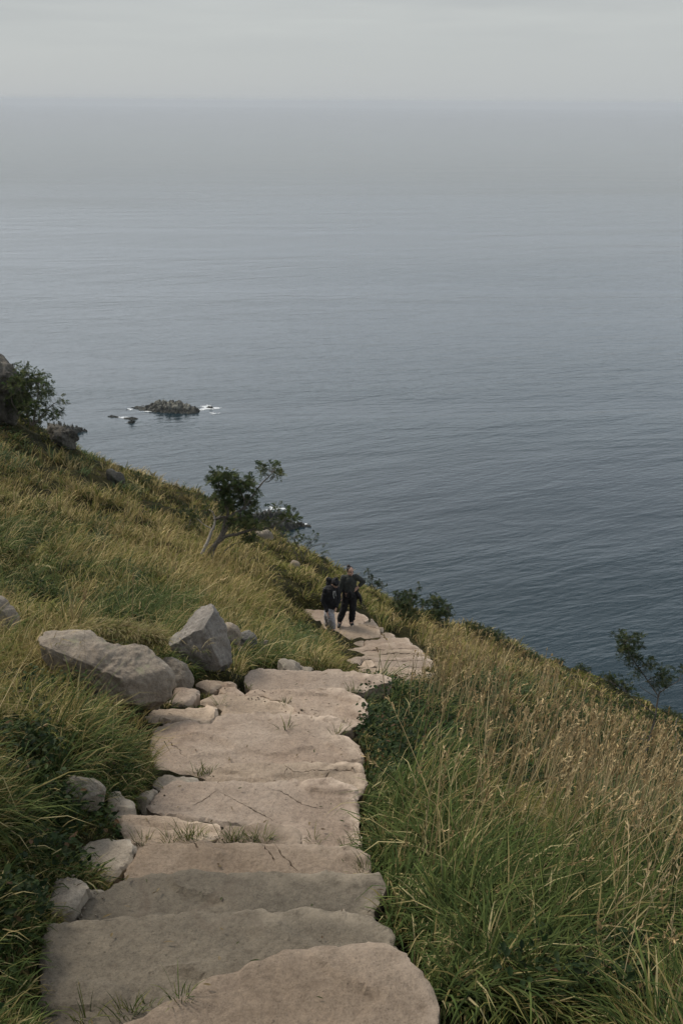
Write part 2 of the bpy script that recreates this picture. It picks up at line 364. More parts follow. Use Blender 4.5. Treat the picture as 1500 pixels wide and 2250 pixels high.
slab(Z5([(370, 790), (395, 760), (420, 732), (460, 712), (510, 698), (600, 694), (700, 690), (790, 690), (860, 682), (1000, 680), (1130, 676), (1205, 682), (1232, 700), (1252, 732), (1266, 760), (1262, 800), (1248, 840), (1200, 900), (600, 920), (380, 900)]), -4.05, M_PINK2,
     'pink slab with a long black crack along its right half', seed=8,
     cracks=[Z5([(800, 686), (822, 712), (860, 738), (910, 742), (960, 732), (1050, 735), (1120, 728), (1170, 728), (1196, 712)]), Z5([(1058, 738), (1040, 762), (1008, 780)]), Z5([(826, 718), (815, 752)])])
slab(Z5([(74, 560), (84, 530), (110, 500), (132, 475), (162, 461), (230, 450), (300, 456), (400, 468), (420, 446), (445, 428), (480, 414), (560, 412), (700, 417), (820, 414), (950, 420), (1080, 430), (1130, 448), (1160, 470), (1188, 492), (1150, 500), (1105, 515), (1150, 548), (1190, 570), (1225, 595), (1236, 640), (1236, 690),
      (1230, 790), (800, 830), (420, 800), (300, 745), (200, 742), (130, 735), (95, 700), (78, 640)]), -4.28, M_PINK,
     'largest pale slab mid stairway, short black crack near its left end', seed=9,
     cracks=[Z5([(165, 555), (200, 592), (235, 612), (250, 645), (268, 652)])])
slab(Z5([(345, 365), (360, 340), (392, 316), (450, 304), (560, 308), (640, 312), (710, 318), (770, 342), (812, 366), (856, 378), (872, 405), (880, 480), (460, 480), (465, 400), (420, 380)]), -4.50, M_PINK2,
     'dull pink slab left of a small grass tuft, its near part dark grey', seed=10)
slab(Z5([(575, 322), (610, 292), (650, 278), (760, 278), (860, 290), (960, 286), (1070, 272), (1130, 280), (1175, 302), (1225, 310), (1243, 335), (1262, 370), (1270, 410), (1266, 455), (1212, 482), (1180, 500), (1150, 560), (880, 560), (860, 400), (850, 372), (760, 335), (690, 316)]), -4.49, M_PINK,
     'pale slab with worn rounded right end standing proud above dark grass', seed=11, cracks=[Z5([(850, 385), (884, 412)]), Z5([(970, 395), (1000, 405)])])
slab(Z5([(584, 232), (595, 195), (622, 168), (690, 164), (770, 172), (860, 168), (940, 176), (1050, 180), (1140, 190), (1290, 200), (1390, 210), (1402, 232), (1385, 256), (1330, 262), (1280, 280), (1240, 300), (1180, 305), (1120, 380), (700, 370), (620, 330), (600, 262)]), -4.72, M_PINK,
     'broad flat pale slab at the brow of the stairs where they drop from sight', seed=12)
# small stones along the left of the stairs
g2 = 'small blocks beside the stairway'
def block(px, z, mat, label, t=.3, seed=0, rnd=.022, tilt=(0, 0)):
    slab(px, z, mat, label, t=t, seed=seed, rnd=rnd, tilt=tilt, name='stone_block', cat='stone block', group=g2, rough=1.3)
block(Z5([(55, 400), (78, 372), (120, 366), (200, 364), (300, 360), (400, 358), (440, 372), (440, 415), (420, 445), (380, 468), (270, 452), (160, 462), (60, 475), (40, 440)]), -4.40, M_PINK2, 'tan double humped block beside the left end of the largest pale slab', seed=21)
block(Z5([(165, 362), (190, 310), (215, 284), (280, 278), (345, 282), (340, 310), (318, 352), (260, 372)]), -4.5, M_PINK, 'pale square topped block just above the tan double humped block', seed=22)
block(Z5([(330, 262), (345, 240), (400, 236), (455, 252), (460, 278), (420, 300), (350, 290)]), -4.62, M_PINK2, 'small pale cobble at the left of two beside the brow slab', seed=23)
block(Z5([(440, 290), (455, 258), (500, 248), (560, 262), (590, 290), (585, 312), (520, 318), (450, 312)]), -4.60, M_PINK, 'rounded pale cobble touching the brow slab, right of its smaller neighbour', seed=24)
block(Z5([(360, 236), (385, 220), (450, 222), (540, 232), (560, 246), (500, 252), (420, 250)]), -4.68, M_PINK2, 'thin flat sliver of stone behind the two pale cobbles', seed=33)
block(Z5([(82, 770), (105, 745), (160, 738), (250, 742), (335, 755), (352, 775), (300, 830), (150, 860), (88, 820)]), -4.02, M_SIDE, 'flat grey block half under grass, below the left end of the largest pale slab', seed=25)
block(Z5([(-8, 870), (20, 848), (70, 838), (110, 832), (100, 870), (70, 920), (40, 950), (-5, 910)]), -3.84, M_SIDE, 'small pale grey stone wedged against the left tip of the long pale slab', seed=26)
block(Z3([(262, 205), (270, 170), (300, 142), (350, 135), (420, 146), (455, 170), (462, 186), (432, 212), (402, 262), (380, 280), (330, 268), (285, 240)]), -3.5, M_SIDE, 'grey flat topped block split from the cracked slab by a dark gap', seed=27)
block(Z3([(140, 340), (165, 285), (200, 255), (250, 250), (296, 268), (298, 284), (270, 320), (240, 370), (190, 385), (150, 370)]), -3.22, M_SIDE, 'pale tilted block left of the third step, earth piled on its left', seed=28, tilt=(.12, -.1))
block(Z3([(285, 322), (290, 300), (320, 290), (348, 295), (345, 312), (300, 330)]), -3.3, M_SIDE, 'hand sized stone chip in the gap left of the third step', seed=29)
block([(225, 1790), (235, 1750), (262, 1738), (300, 1765), (305, 1782), (260, 1800)], -3.62, M_SIDE, 'low grey stone lying right of the pale sharp edged rock', seed=30)
block(Z5([(765, 122), (800, 108), (860, 118), (900, 150), (890, 175), (820, 172)]), -4.9, M_SIDE, 'flat pale stone poking out behind the brow slab, left of its pair', seed=31)
block(Z5([(880, 178), (905, 150), (950, 160), (985, 180), (960, 195)]), -4.95, M_SIDE, 'flat pale stone behind the brow slab, right of its pair', seed=32)
# the lower flight
g3 = 'slabs of the lower flight'
def low(px, z, mat, label, seed, t=.5, tilt=(0, 0), cracks=()):
    slab(px, z, mat, label, t=t, seed=seed, rnd=.022, tilt=tilt, group=g3, cracks=cracks)
low(Z1([(105, 560), (120, 543), (200, 545), (280, 552), (380, 568), (450, 562), (560, 558), (610, 575), (655, 602), (672, 640), (560, 680), (430, 770), (260, 770), (140, 640)]), -12.08, M_PINK, 'far landing slab under both hikers, flat and pale', 41)
low(Z1([(430, 705), (560, 680), (690, 655), (672, 632), (700, 622), (722, 650), (752, 690), (772, 745), (765, 785), (640, 800), (520, 812), (470, 850), (400, 800)]), -11.80, M_PINK2, 'thick banded slab directly below the landing the hikers stand on', 42, cracks=[Z1([(540, 700), (640, 688), (740, 712)])])
low(Z1([(752, 690), (780, 684), (802, 702), (800, 740), (770, 750)]), -12.0, M_PINK2, 'little square stone at the right corner of the banded slab', 43, t=.3)
low(Z1([(770, 770), (790, 742), (850, 736), (895, 768), (905, 800), (860, 830), (780, 830)]), -11.75, M_PINK, 'humped stone right of the banded slab', 44, t=.3)
low(Z1([(510, 840), (560, 815), (630, 812), (632, 870), (560, 900), (500, 890)]), -11.35, M_PINK2, 'short brown block left of the straight far step in the lower flight', 45)
low(Z1([(632, 862), (634, 812), (720, 802), (850, 792), (960, 782), (1005, 780), (1022, 815), (1060, 850), (900, 900), (640, 910)]), -11.3, M_PINK, 'straight far step of the lower flight with a squared right corner', 46)
low(Z1([(478, 920), (490, 890), (560, 872), (700, 850), (850, 830), (1000, 824), (1060, 850), (1110, 868), (1140, 900), (1150, 950), (900, 985), (600, 985), (490, 965)]), -10.85, M_PINK, 'wide ribbed step of the lower flight, highest of its pale right edges', 47, cracks=[Z1([(500, 935), (640, 905), (800, 895), (960, 885), (1100, 890)])])
low(Z1([(590, 950), (700, 920), (840, 892), (1000, 890), (1140, 905), (1200, 948), (1215, 990), (1130, 1040), (900, 1060), (620, 1010)]), -10.35, M_PINK2, 'layered step in the middle of the lower flight, reaching farthest right', 48, cracks=[Z1([(640, 945), (760, 935), (900, 925), (1040, 930), (1180, 945)])])
low(Z1([(470, 1010), (478, 965), (560, 950), (690, 946), (760, 955), (900, 960), (1080, 952), (1180, 960), (1236, 1000), (1225, 1060), (1150, 1110), (960, 1140), (720, 1120), (740, 1040), (690, 965), (620, 980), (600, 1030), (500, 1040)]), -9.85, M_PINK,
    'broad near step of the lower flight with a notch on its left', 49, cracks=[Z1([(700, 1000), (850, 990), (1000, 995), (1180, 1000)]), Z1([(860, 1050), (1000, 1040), (1150, 1050)])])
low(Z1([(500, 1060), (520, 1040), (600, 1030), (625, 985), (690, 970), (730, 1040), (640, 1060), (560, 1075)]), -9.65, M_PINK2, 'two lobed block filling the notch of the lower flight', 50, t=.4)
low(Z1([(625, 1075), (640, 1052), (740, 1052), (830, 1056), (800, 1080), (700, 1090)]), -9.5, M_PINK2, 'thin stone lying at the near left of the lower flight', 51, t=.3)
low(Z1([(790, 1095), (840, 1060), (950, 1050), (1080, 1062), (1140, 1090), (1090, 1170), (900, 1180)]), -9.35, M_PINK, 'rounded slab nearest us in the lower flight, partly behind dry stalks', 52, t=.4)

low([(764, 1480), (800, 1468), (850, 1462), (905, 1466), (955, 1476), (930, 1505), (860, 1520), (775, 1516)], -9.15, M_PINK2, 'uppermost slab of the lower flight, just showing behind the brow slab', 53, t=.5)
PLAN = []      # plan outlines, heights: used to cut the ground and keep grass off
for s in SL:
    s['poly'] = [tuple(PZ(a, b, s['z']))[:2] for a, b in s['px']]
    PLAN.append((s['poly'], s['z'] + H))

# ------------------------------------------------------------------ terrain mesh
def axis(lo, hi, d0, g):
    out = [0.0]; d = d0
    while out[-1] < hi: out.append(out[-1] + d); d = min(d * g, 5)
    neg = [0.0]; d = d0
    while neg[-1] > lo: neg.append(neg[-1] - d); d = min(d * g, 5)
    return np.array(sorted(set(neg[1:] + out)))
xs = axis(-170, 190, .075, 1.022); ys = axis(-5, 340, .075, 1.0125) + 2.0
X, Y = np.meshgrid(xs, ys)
xf, yf = X.ravel(), Y.ravel()
def ground(x, y, cut=True):
    z = ground0(x, y) + relief(x, y)
    if cut:
        for poly, zt in PLAN:
            cx = [p[0] for p in poly]; cy = [p[1] for p in poly]
            m = (x > min(cx) - .4) & (x < max(cx) + .4) & (y > min(cy) - .4) & (y < max(cy) + .4)
            if not m.any(): continue
            xi, yi = x[m], y[m]; ins = inpoly(xi, yi, poly); d = polydist(xi, yi, poly)
            lim = np.where(ins, zt - .13, zt - .05 + d * 1.0)
            z[m] = np.minimum(z[m], lim)
    return z
zf = ground(xf, yf)
zf = np.maximum(zf, -6)
nx, ny = len(xs), len(ys)
idx = np.arange(nx * ny).reshape(ny, nx)
F = np.stack([idx[:-1, :-1], idx[:-1, 1:], idx[1:, 1:], idx[1:, :-1]], -1).reshape(-1, 4)
link('hillside', npmesh('hillside', np.stack([xf, yf, zf], -1), F), M_SOIL)
tag(bpy.data.objects['hillside'], 'steep grassy hillside falling to the sea', None, None, 'structure')
def gz(x, y):                                # bilinear look-up of the built ground
    x = np.asarray(x, float); y = np.asarray(y, float)
    i = np.clip(np.searchsorted(xs, x) - 1, 0, nx - 2); j = np.clip(np.searchsorted(ys, y) - 1, 0, ny - 2)
    a = (x - xs[i]) / (xs[i + 1] - xs[i]); b = (y - ys[j]) / (ys[j + 1] - ys[j]); Z = zf.reshape(ny, nx)
    return (Z[j, i] * (1 - a) + Z[j, i + 1] * a) * (1 - b) + (Z[j + 1, i] * (1 - a) + Z[j + 1, i + 1] * a) * b
def hit(px, py):                             # where the view ray of a pixel meets the ground
    d = ray(px, py); Ys = np.exp(np.linspace(math.log(1.5), math.log(60), 1500))
    z = gz(d[0] / d[1] * Ys, Ys); rz = H + d[2] / d[1] * Ys
    k = np.argmax(rz < z)
    return float(Ys[k]) if (rz < z).any() else 40.0

# ------------------------------------------------------------------ build the slabs
def resample(poly, step, jitter, rnd_):
    out = []; n = len(poly)
    for i in range(n):
        a = np.array(poly[i]); b = np.array(poly[(i + 1) % n]); l = np.linalg.norm(b - a); k = max(1, int(round(l / step)))
        for j in range(k): out.append(a + (b - a) * j / k)
    out = np.array(out)
    for _ in range(1): out = out * .5 + .25 * (np.roll(out, 1, 0) + np.roll(out, -1, 0))
    s = rnd_.uniform(0, 99)
    fq = min(9, .22 / step)
    q = np.stack([out[:, 0] * fq + s, out[:, 1] * fq, np.full(len(out), s)], -1)
    out[:, 0] += jitter * fbm(q, 4, .6); out[:, 1] += jitter * fbm(q + 40, 4, .6)
    if step < .03:
        out[:, 0] += .007 * fbm(q * 3.1, 2); out[:, 1] += .007 * fbm(q * 3.1 + 9, 2)
    return out
def build_slab(s):
    rs = np.random.RandomState(s['seed'])
    poly = s['poly']; ctr = np.mean(poly, 0); dist = np.hypot(*ctr)
    step = max(.020, dist * .0030)
    ol = resample(poly, step, .024, rs)
    n = len(ol)
    x0, y0 = ol.min(0); x1, y1 = ol.max(0)
    gx, gy = np.meshgrid(np.arange(x0, x1, step), np.arange(y0, y1, step))
    gx = (gx + rs.uniform(-.3, .3, gx.shape) * step).ravel(); gy = (gy + rs.uniform(-.3, .3, gy.shape) * step).ravel()
    olt = [tuple(p) for p in ol]
    m = inpoly(gx, gy, olt); gx, gy = gx[m], gy[m]
    d = polydist(gx, gy, olt); m = d > step * .45; gx, gy = gx[m], gy[m]
    V = [Vector(p) for p in olt]; E = [(i, (i + 1) % n) for i in range(n)]
    crk = []
    for c in s['cracks']:
        c = np.array([tuple(PZ(a, b, s['z']))[:2] for a, b in c])
        pp = []
        for i in range(len(c) - 1):
            k = max(1, int(np.linalg.norm(c[i + 1] - c[i]) / step * 1.3))
            for j in range(k): pp.append(c[i] + (c[i + 1] - c[i]) * j / k)
        pp.append(c[-1]); pp = np.array(pp) + rs.normal(0, step * .16, (len(pp), 2))
        crk.append(pp)
    if crk:
        keep = np.ones(len(gx), bool)
        for pp in crk:
            for p in pp: keep &= np.hypot(gx - p[0], gy - p[1]) > step * .6
        gx, gy = gx[keep], gy[keep]
    V += [Vector((a, b)) for a, b in zip(gx, gy)]
    kind = [0] * n + [0] * len(gx)
    for pp in crk:
        tn = np.gradient(pp, axis=0); tn /= np.linalg.norm(tn, axis=1)[:, None] + 1e-9; nn = np.stack([-tn[:, 1], tn[:, 0]], -1)
        w = (.0015 + .0065 * rs.rand(len(pp)) ** 2) * max(1, dist / 6) * np.sin(np.linspace(.25, math.pi - .25, len(pp)))
        for sgn, kd in ((0, 1), (1, 0), (-1, 0)):
            st = len(V)
            for q, p in enumerate(pp):
                V.append(Vector(p + nn[q] * w[q] * sgn)); kind.append(kd)
            E += [(st + i, st + i + 1) for i in range(len(pp) - 1)]
    r = geometry.delaunay_2d_cdt(V, E, [], 0, 1e-5)
    vo, eo, fo, orig = r[0], r[1], r[2], r[3]
    vx = np.array([tuple(v) for v in vo])
    kd = np.array([max([kind[i] for i in o_] or [0]) for o_ in orig])
    cen = np.array([vx[list(f)].mean(0) for f in fo])
    ok = inpoly(cen[:, 0], cen[:, 1], olt)
    fo = [f for f, k in zip(fo, ok) if k]
    d = polydist(vx[:, 0], vx[:, 1], olt)
    sd_ = s['seed'] * 3.7
    rn = s['rnd']
    wob = rn * (1.1 + 1.3 * fbm2(vx[:, 0], vx[:, 1], 6, 4, sd_))
    wob = np.clip(wob, rn * .25, 9)
    edge = wob * (1 - np.sqrt(np.clip(1 - (1 - np.clip(d / (wob * 1.8), 0, 1)) ** 2, 0, 1)))
    R_ = s['rough']
    nzv = R_ * (.015 * fbm2(vx[:, 0], vx[:, 1], 1.4, 2, sd_) + .0032 * fbm2(vx[:, 0], vx[:, 1], 9, 4, sd_ + 3))
    # shallow ledges, as split rock has
    lv = fbm2(vx[:, 0] * .6 + vx[:, 1] * .5, vx[:, 1] * 1.6, 1.8, 3, sd_ + 9)
    nzv += R_ * .010 * np.tanh(lv * 30)
    z = s['z'] + H - edge + nzv + (vx[:, 0] - ctr[0]) * s['tilt'][0] + (vx[:, 1] - ctr[1]) * s['tilt'][1]
    z -= kd * .028
    verts = [(a, b, c) for (a, b), c in zip(vx, z)]
    faces = [tuple(f) for f in fo]
    # sides, from the outline down in rough courses
    inv = {}
    for i, o_ in enumerate(orig):
        for q in o_:
            if q < n: inv[q] = i
    loop = [inv[i] for i in range(n) if i in inv]
    prev = loop; rows = 5
    cc = np.array(ctr)
    for k in range(1, rows + 1):
        f_ = k / rows; cur = []
        pl = vx[loop]; dz = s['t'] * f_
        q = np.stack([pl[:, 0] * 7, pl[:, 1] * 7, np.full(len(pl), dz * 14 + sd_)], -1)
        off = .028 * fbm(q, 3) + (.008 if k < 3 else 0) - .05 * f_
        out = pl - cc; out /= np.linalg.norm(out, axis=1)[:, None] + 1e-9
        for i, vi in enumerate(loop):
            cur.append(len(verts)); verts.append((pl[i, 0] + out[i, 0] * off[i], pl[i, 1] + out[i, 1] * off[i], z[vi] - dz))
        m_ = len(loop)
        for i in range(m_):
            j = (i + 1) % m_; faces.append((prev[i], cur[i], cur[j], prev[j]))
        prev = cur
    faces.append(tuple(reversed(prev)))
    me = pym(s['name'], verts, faces)
    wear = np.zeros((len(verts), 4), np.float32); wn = np.clip(1.15 - d / (.075 * (1 + 1.2 * np.abs(fbm2(vx[:, 0], vx[:, 1], 5, 3, sd_ + 2)))), 0, 1)
    wear[:len(vx), :3] = (wn * np.clip(.2 + 1.1 * (vx[:, 0] - ctr[0]) / max(.2, (x1 - x0) * .5), 0, 1.1))[:, None]; wear[len(vx):, :3] = .8; wear[:, 3] = 1
    at = me.color_attributes.new('Wear', 'FLOAT_COLOR', 'POINT'); at.data.foreach_set('color', wear.ravel())
    bm = bmesh.new(); bm.from_mesh(me); bmesh.ops.recalc_face_normals(bm, faces=bm.faces); bm.to_mesh(me); bm.free()
    o = link(s['name'], me, s['mat'], loc=(ctr[0], ctr[1], s['z'] + H - s['t'] * .5))
    me.set_sharp_from_angle(angle=R(33))
    lset = {tuple(sorted((loop[i], loop[(i + 1) % len(loop)]))) for i in range(len(loop))}
    for ed in me.edges:
        if tuple(sorted(ed.vertices)) in lset: ed.use_edge_sharp = True
    tag(o, s['label'], s['cat'], s['group'], 'thing')
for s in SL: build_slab(s)
#@@ROCKS
# ------------------------------------------------------------------ sea
def sea_mat():
    m, t, b = newmat('sea_water')
    g = node(t, 'ShaderNodeNewGeometry'); P = g.outputs['Position']
    def wav(scale, sx, sy, rot, det, rough=.55, dist=.3):
        mp = node(t, 'ShaderNodeMapping', vector_type='TEXTURE'); mp.inputs['Rotation'].default_value = (0, 0, R(rot)); mp.inputs['Scale'].default_value = (1 / (scale * sx), 1 / (scale * sy), 1)
        t.links.new(P, mp.inputs[0]); return tnoise(t, mp.outputs[0], 1.0, det, rough, dist)
    def mulv(a, k):
        n = node(t, 'ShaderNodeMath', operation='MULTIPLY'); t.links.new(a, n.inputs[0])
        if isinstance(k, (int, float)): n.inputs[1].default_value = k
        else: t.links.new(k, n.inputs[1])
        return n.outputs[0]
    def addv(a, b_):
        n = node(t, 'ShaderNodeMath', operation='ADD'); t.links.new(a, n.inputs[0]); t.links.new(b_, n.inputs[1]); return n.outputs[0]
    w1 = wav(.42, .42, 1.2, 24, 3); w2 = wav(.13, .34, 1.15, 20, 4, .6, .6); w3 = wav(.028, .30, 1.2, 26, 3); w4 = wav(.05, .5, 1.0, 30, 3)
    h = addv(addv(mulv(w1, .60), mulv(w2, 1.15)), addv(mulv(w3, 2.6), mulv(w4, .9)))
    patch = wav(.003, .22, 1.5, 5, 6, .6, .8)
    pr = node(t, 'ShaderNodeMapRange'); pr.inputs['From Min'].default_value = .38; pr.inputs['From Max'].default_value = .62
    pr.inputs['To Min'].default_value = .35; pr.inputs['To Max'].default_value = 1.0; t.links.new(patch, pr.inputs['Value'])
    h = mulv(h, pr.outputs[0])
    sp = node(t, 'ShaderNodeVectorMath', operation='LENGTH'); t.links.new(P, sp.inputs[0])
    dv = node(t, 'ShaderNodeMapRange', interpolation_type='SMOOTHSTEP'); dv.inputs['From Min'].default_value = 500; dv.inputs['From Max'].default_value = 3000; dv.inputs['To Min'].default_value = 1.0; dv.inputs['To Max'].default_value = .22
    t.links.new(sp.outputs['Value'], dv.inputs['Value']); h = mulv(h, dv.outputs[0])
    bp = node(t, 'ShaderNodeBump'); bp.inputs['Strength'].default_value = SEA_BUMP; bp.inputs['Distance'].default_value = 1.0
    t.links.new(h, bp.inputs['Height']); t.links.new(bp.outputs[0], b.inputs['Normal'])
    c = rampn(t, [(.3, (.005, .017, .024)), (.7, (.008, .025, .034))], patch).outputs[0]
    t.links.new(c, b.inputs['Base Color'])
    b.inputs['IOR'].default_value = 1.333; b.inputs['Roughness'].default_value = .10
    return m
SEA_BUMP = .50
M_SEA = sea_mat()
vs = []; SX = 45000; SY = 30000
link('sea', pym('sea', [(-SX, -600, 0), (SX, -600, 0), (SX, SY, 0), (-SX, SY, 0)], [(0, 1, 2, 3)]), M_SEA, smooth=False)
tag(bpy.data.objects['sea'], 'calm grey blue sea reaching the horizon', None, None, 'structure')

# ------------------------------------------------------------------ skerries
def skerry(name, label, prof, seed, rough=.35, cat='rock islet', group='skerries off the shore', depthf=.22, mat=None):
    prof = np.array(prof, float); x0, x1 = prof[:, 0].min(), prof[:, 0].max()
    c = PZ((x0 + x1) / 2, prof[:, 2].max(), -H); scale = (c - Vector((0, 0, H))).length / FPX
    nxn = 130; nyn = 60
    px = np.linspace(x0 - (x1 - x0) * .03, x1 + (x1 - x0) * .03, nxn)
    top = np.interp(px, prof[:, 0], prof[:, 1]); bot = np.interp(px, prof[:, 0], prof[:, 2])
    th = np.clip((bot - top), 0, None)
    Wd = (x1 - x0) * scale
    V = []
    hw = Wd * depthf * np.sqrt(np.clip(1 - ((px - (x0 + x1) / 2) / ((x1 - x0) * .52)) ** 2, .01, 1))
    for i in range(nxn):
        base = PZ(px[i], bot[i], -H)
        sinv = H / (base - Vector((0, 0, H))).length
        for j in range(nyn):
            v = -1 + 2 * j / (nyn - 1)
            y = base.y + hw[i] * (v + 1)
            V.append((base.x * (1 + hw[i] * (v + 1) / base.y * 0), y, v, th[i] * scale, hw[i] * sinv, px[i]))
    V = np.array(V); v = V[:, 2]; rise = V[:, 3]; hs = V[:, 4]
    hmax = np.clip((rise - hs) / .95, rise * .30, None) * .68
    sh = np.clip(1 - np.abs(v) ** 2.2, 0, 1) ** .55
    q = np.stack([V[:, 0], V[:, 1], np.full(len(V), seed * 5.1)], -1)
    f1 = 10.0 / Wd
    rid = 1 - np.abs(fbm(q * f1 * np.array([.6, 1.4, 1]), 5, .6)); fine = fbm(q * f1 * np.array([2.0, 4.5, 1]), 4, .6)
    hmax = hmax * (1 + .45 * fbm2(V[:, 5], V[:, 5] * 0, 9.0 / (x1 - x0), 3, seed * 2.2))
    blk = np.tanh(5 * fbm(q * f1 * np.array([1.1, 1.6, 1]) + 70, 3)) + .5 * np.tanh(5 * fbm(q * f1 * 3.1 + 170, 2))
    z = hmax * sh * (.55 + .45 * rid + rough * .55 * fine + .26 * blk) - .12 * hmax.max() * (1 - sh) * 2.2 - .1
    # ledges
    z = z + .10 * hmax.max() * np.tanh(5 * fbm(q * f1 * 1.7 + 9, 3)) * sh
    xw = V[:, 0] + .01 * Wd * fbm(q * f1 * 3 + 5, 3); yw = V[:, 1] + .03 * Wd * fbm(q * f1 * 2 + 50, 3)
    idx = np.arange(nxn * nyn).reshape(nxn, nyn)
    F = np.stack([idx[:-1, :-1], idx[1:, :-1], idx[1:, 1:], idx[:-1, 1:]], -1).reshape(-1, 4)
    me = npmesh(name, np.stack([xw, yw, z], -1), F)
    o = link(name, me, mat or M_SKERRY, smooth=False, loc=(c.x, c.y, 0)); tag(o, label, cat, group, 'thing'); return o
def skerry_mat():
    m, t, b = newmat('tide_marked_rock')
    g = node(t, 'ShaderNodeNewGeometry'); P = g.outputs['Position']
    n = tnoise(t, P, .35, 6, .7); n2 = tnoise(t, P, .5, 6, .75, .6)
    sp = node(t, 'ShaderNodeSeparateXYZ'); t.links.new(P, sp.inputs[0])
    ad = node(t, 'ShaderNodeMath', operation='MULTIPLY_ADD'); ad.inputs[1].default_value = 2.6; ad.inputs[2].default_value = -1.0; t.links.new(n, ad.inputs[0])
    zz = node(t, 'ShaderNodeMath', operation='ADD'); t.links.new(sp.outputs[2], zz.inputs[0]); t.links.new(ad.outputs[0], zz.inputs[1])
    mr = node(t, 'ShaderNodeMapRange'); mr.inputs['From Min'].default_value = 1.9; mr.inputs['From Max'].default_value = 2.8; t.links.new(zz.outputs[0], mr.inputs['Value'])
    up = rampn(t, [(.36, (.02, .02, .016)), (.48, (.07, .07, .055)), (.56, (.26, .25, .20)), (.68, (.12, .12, .10))], n2).outputs[0]
    lo = rampn(t, [(.4, (.012, .014, .010)), (.65, (.045, .043, .028))], n2).outputs[0]
    t.links.new(mixc(t, lo, up, mr.outputs[0]), b.inputs['Base Color']); b.inputs['Roughness'].default_value = .8
    bp = node(t, 'ShaderNodeBump'); bp.inputs['Distance'].default_value = .8; t.links.new(n2, bp.inputs['Height']); t.links.new(bp.outputs[0], b.inputs['Normal'])
    return m
M_SKERRY = skerry_mat()
def Z6(l): return [(260 + a / 6.25, 860 + b / 6.25, 860 + c / 6.25) for a, b, c in l]
skerry('rocky_islet', 'largest islet, dark at the waterline with pale grey rock on its crown', Z6([(138, 245, 258), (200, 225, 268), (330, 210, 276), (350, 186, 278), (410, 172, 280), (430, 150, 284), (490, 136, 292), (560, 124, 298), (590, 112, 300), (650, 128, 302), (740, 128, 304), (830, 143, 306), (900, 164, 308), (960, 188, 310), (1050, 205, 304), (1085, 225, 296), (1112, 262, 285)]), 3)
skerry('skerry', 'low flat skerry off the left end of the big islet', Z6([(45, 372, 378), (110, 358, 386), (180, 350, 390), (240, 360, 390), (275, 374, 382)]), 5)
skerry('skerry', 'stubby skerry just below the low flat one', Z6([(120, 420, 425), (150, 398, 440), (190, 388, 440), (230, 394, 420)]), 6)
skerry('skerry', 'tiny wave washed rock at the far left of the skerries', [(237, 914, 916), (245, 912, 917), (256, 914, 918), (262, 916, 918)], 7)
skerry('skerry', 'tiny rock awash in white foam right of the big islet', [(453, 894, 896), (458, 891, 897), (464, 892, 898), (470, 896, 898)], 8)
skerry('shore_point', 'dark headland point peeking out beside the mossy crag', [(110, 925, 960), (142, 928, 955), (165, 932, 951), (180, 938, 949), (190, 944, 948)], 9, cat='headland', group='rocks of the shoreline', depthf=.12)
skerry('shore_rock', 'dark shore rock with white surf on top, seen between the tree and its branch', [(535, 1130, 1145), (560, 1121, 1145), (590, 1115, 1142), (615, 1116, 1138), (630, 1122, 1134), (640, 1128, 1133)], 10, cat='shore rock', group='rocks of the shoreline', depthf=.12)
skerry('shore_rock', 'long low shore rock tapering to a wet tip behind the lower branch', [(540, 1140, 1165), (580, 1134, 1170), (610, 1132, 1168), (640, 1138, 1164), (660, 1148, 1160), (680, 1154, 1158)], 11, cat='shore rock', group='rocks of the shoreline', depthf=.10)
# surf
def foam_mat():
    m, t, b = newmat('white_surf')
    g = node(t, 'ShaderNodeTexCoord'); P = g.outputs['Object']
    n = tnoise(t, P, .55, 7, .75, 1.2)
    a = node(t, 'ShaderNodeAttribute'); a.attribute_name = 'Col'
    s = node(t, 'ShaderNodeMath', operation='ADD'); t.links.new(n, s.inputs[0]); t.links.new(a.outputs['Fac'], s.inputs[1])
    al = rampn(t, [(.88, (0, 0, 0)), (1.0, (.85, .85, .85))], s.outputs[0])
    b.inputs['Base Color'].default_value = (.72, .75, .76, 1); b.inputs['Roughness'].default_value = .8
    t.links.new(al.outputs[0], b.inputs['Alpha']); return m
M_FOAM = foam_mat()
def foam(label, cx, cy, rx, ry, seed, pw=.62):
    V = []; Cc = []; F = []; n = 40; rg = 14
    for k in range(rg + 1):
        f = k / rg
        for i in range(n):
            a = 2 * math.pi * i / n; w = 1 + .35 * math.sin(3 * a + seed) + .2 * math.sin(5 * a + 2 * seed)
            p = PZ(cx + rx * f * w * math.cos(a), cy + ry * f * w * math.sin(a), -H + .12); V.append(tuple(p)); Cc.append([pw * (1 - f ** 1.5)] * 3)
    for k in range(rg):
        for i in range(n): j = (i + 1) % n; F.append((k * n + i, (k + 1) * n + i, (k + 1) * n + j, k * n + j))
    c = PZ(cx, cy, -H)
    me = npmesh('surf', V, F, np.array(Cc)); o = link('surf', me, M_FOAM, loc=(c.x, c.y, .12)); tag(o, label, None, None, 'stuff')
foam('white surf streaming off the right end of the big islet', 458, 896, 34, 9, 1, .68)
foam('thin trail of foam drifting right of the islet', 470, 908, 26, 6, 2, .48)
foam('white water along the left tip of the big islet', 287, 899, 14, 5, 3, .55)
foam('foam between the low skerries', 268, 917, 26, 4, 4, .58)
foam('foam round the stubby skerry', 285, 928, 16, 4, 5, .5)
foam('foam line under the big islet', 325, 904, 22, 2.5, 6, .62)
foam('surf over the dark shore rock', 606, 1117, 42, 9, 7, .6)
foam('surf around the tip of the long shore rock', 655, 1152, 30, 9, 8, .62)
foam('foam at the headland point', 182, 948, 12, 3, 9, .4)

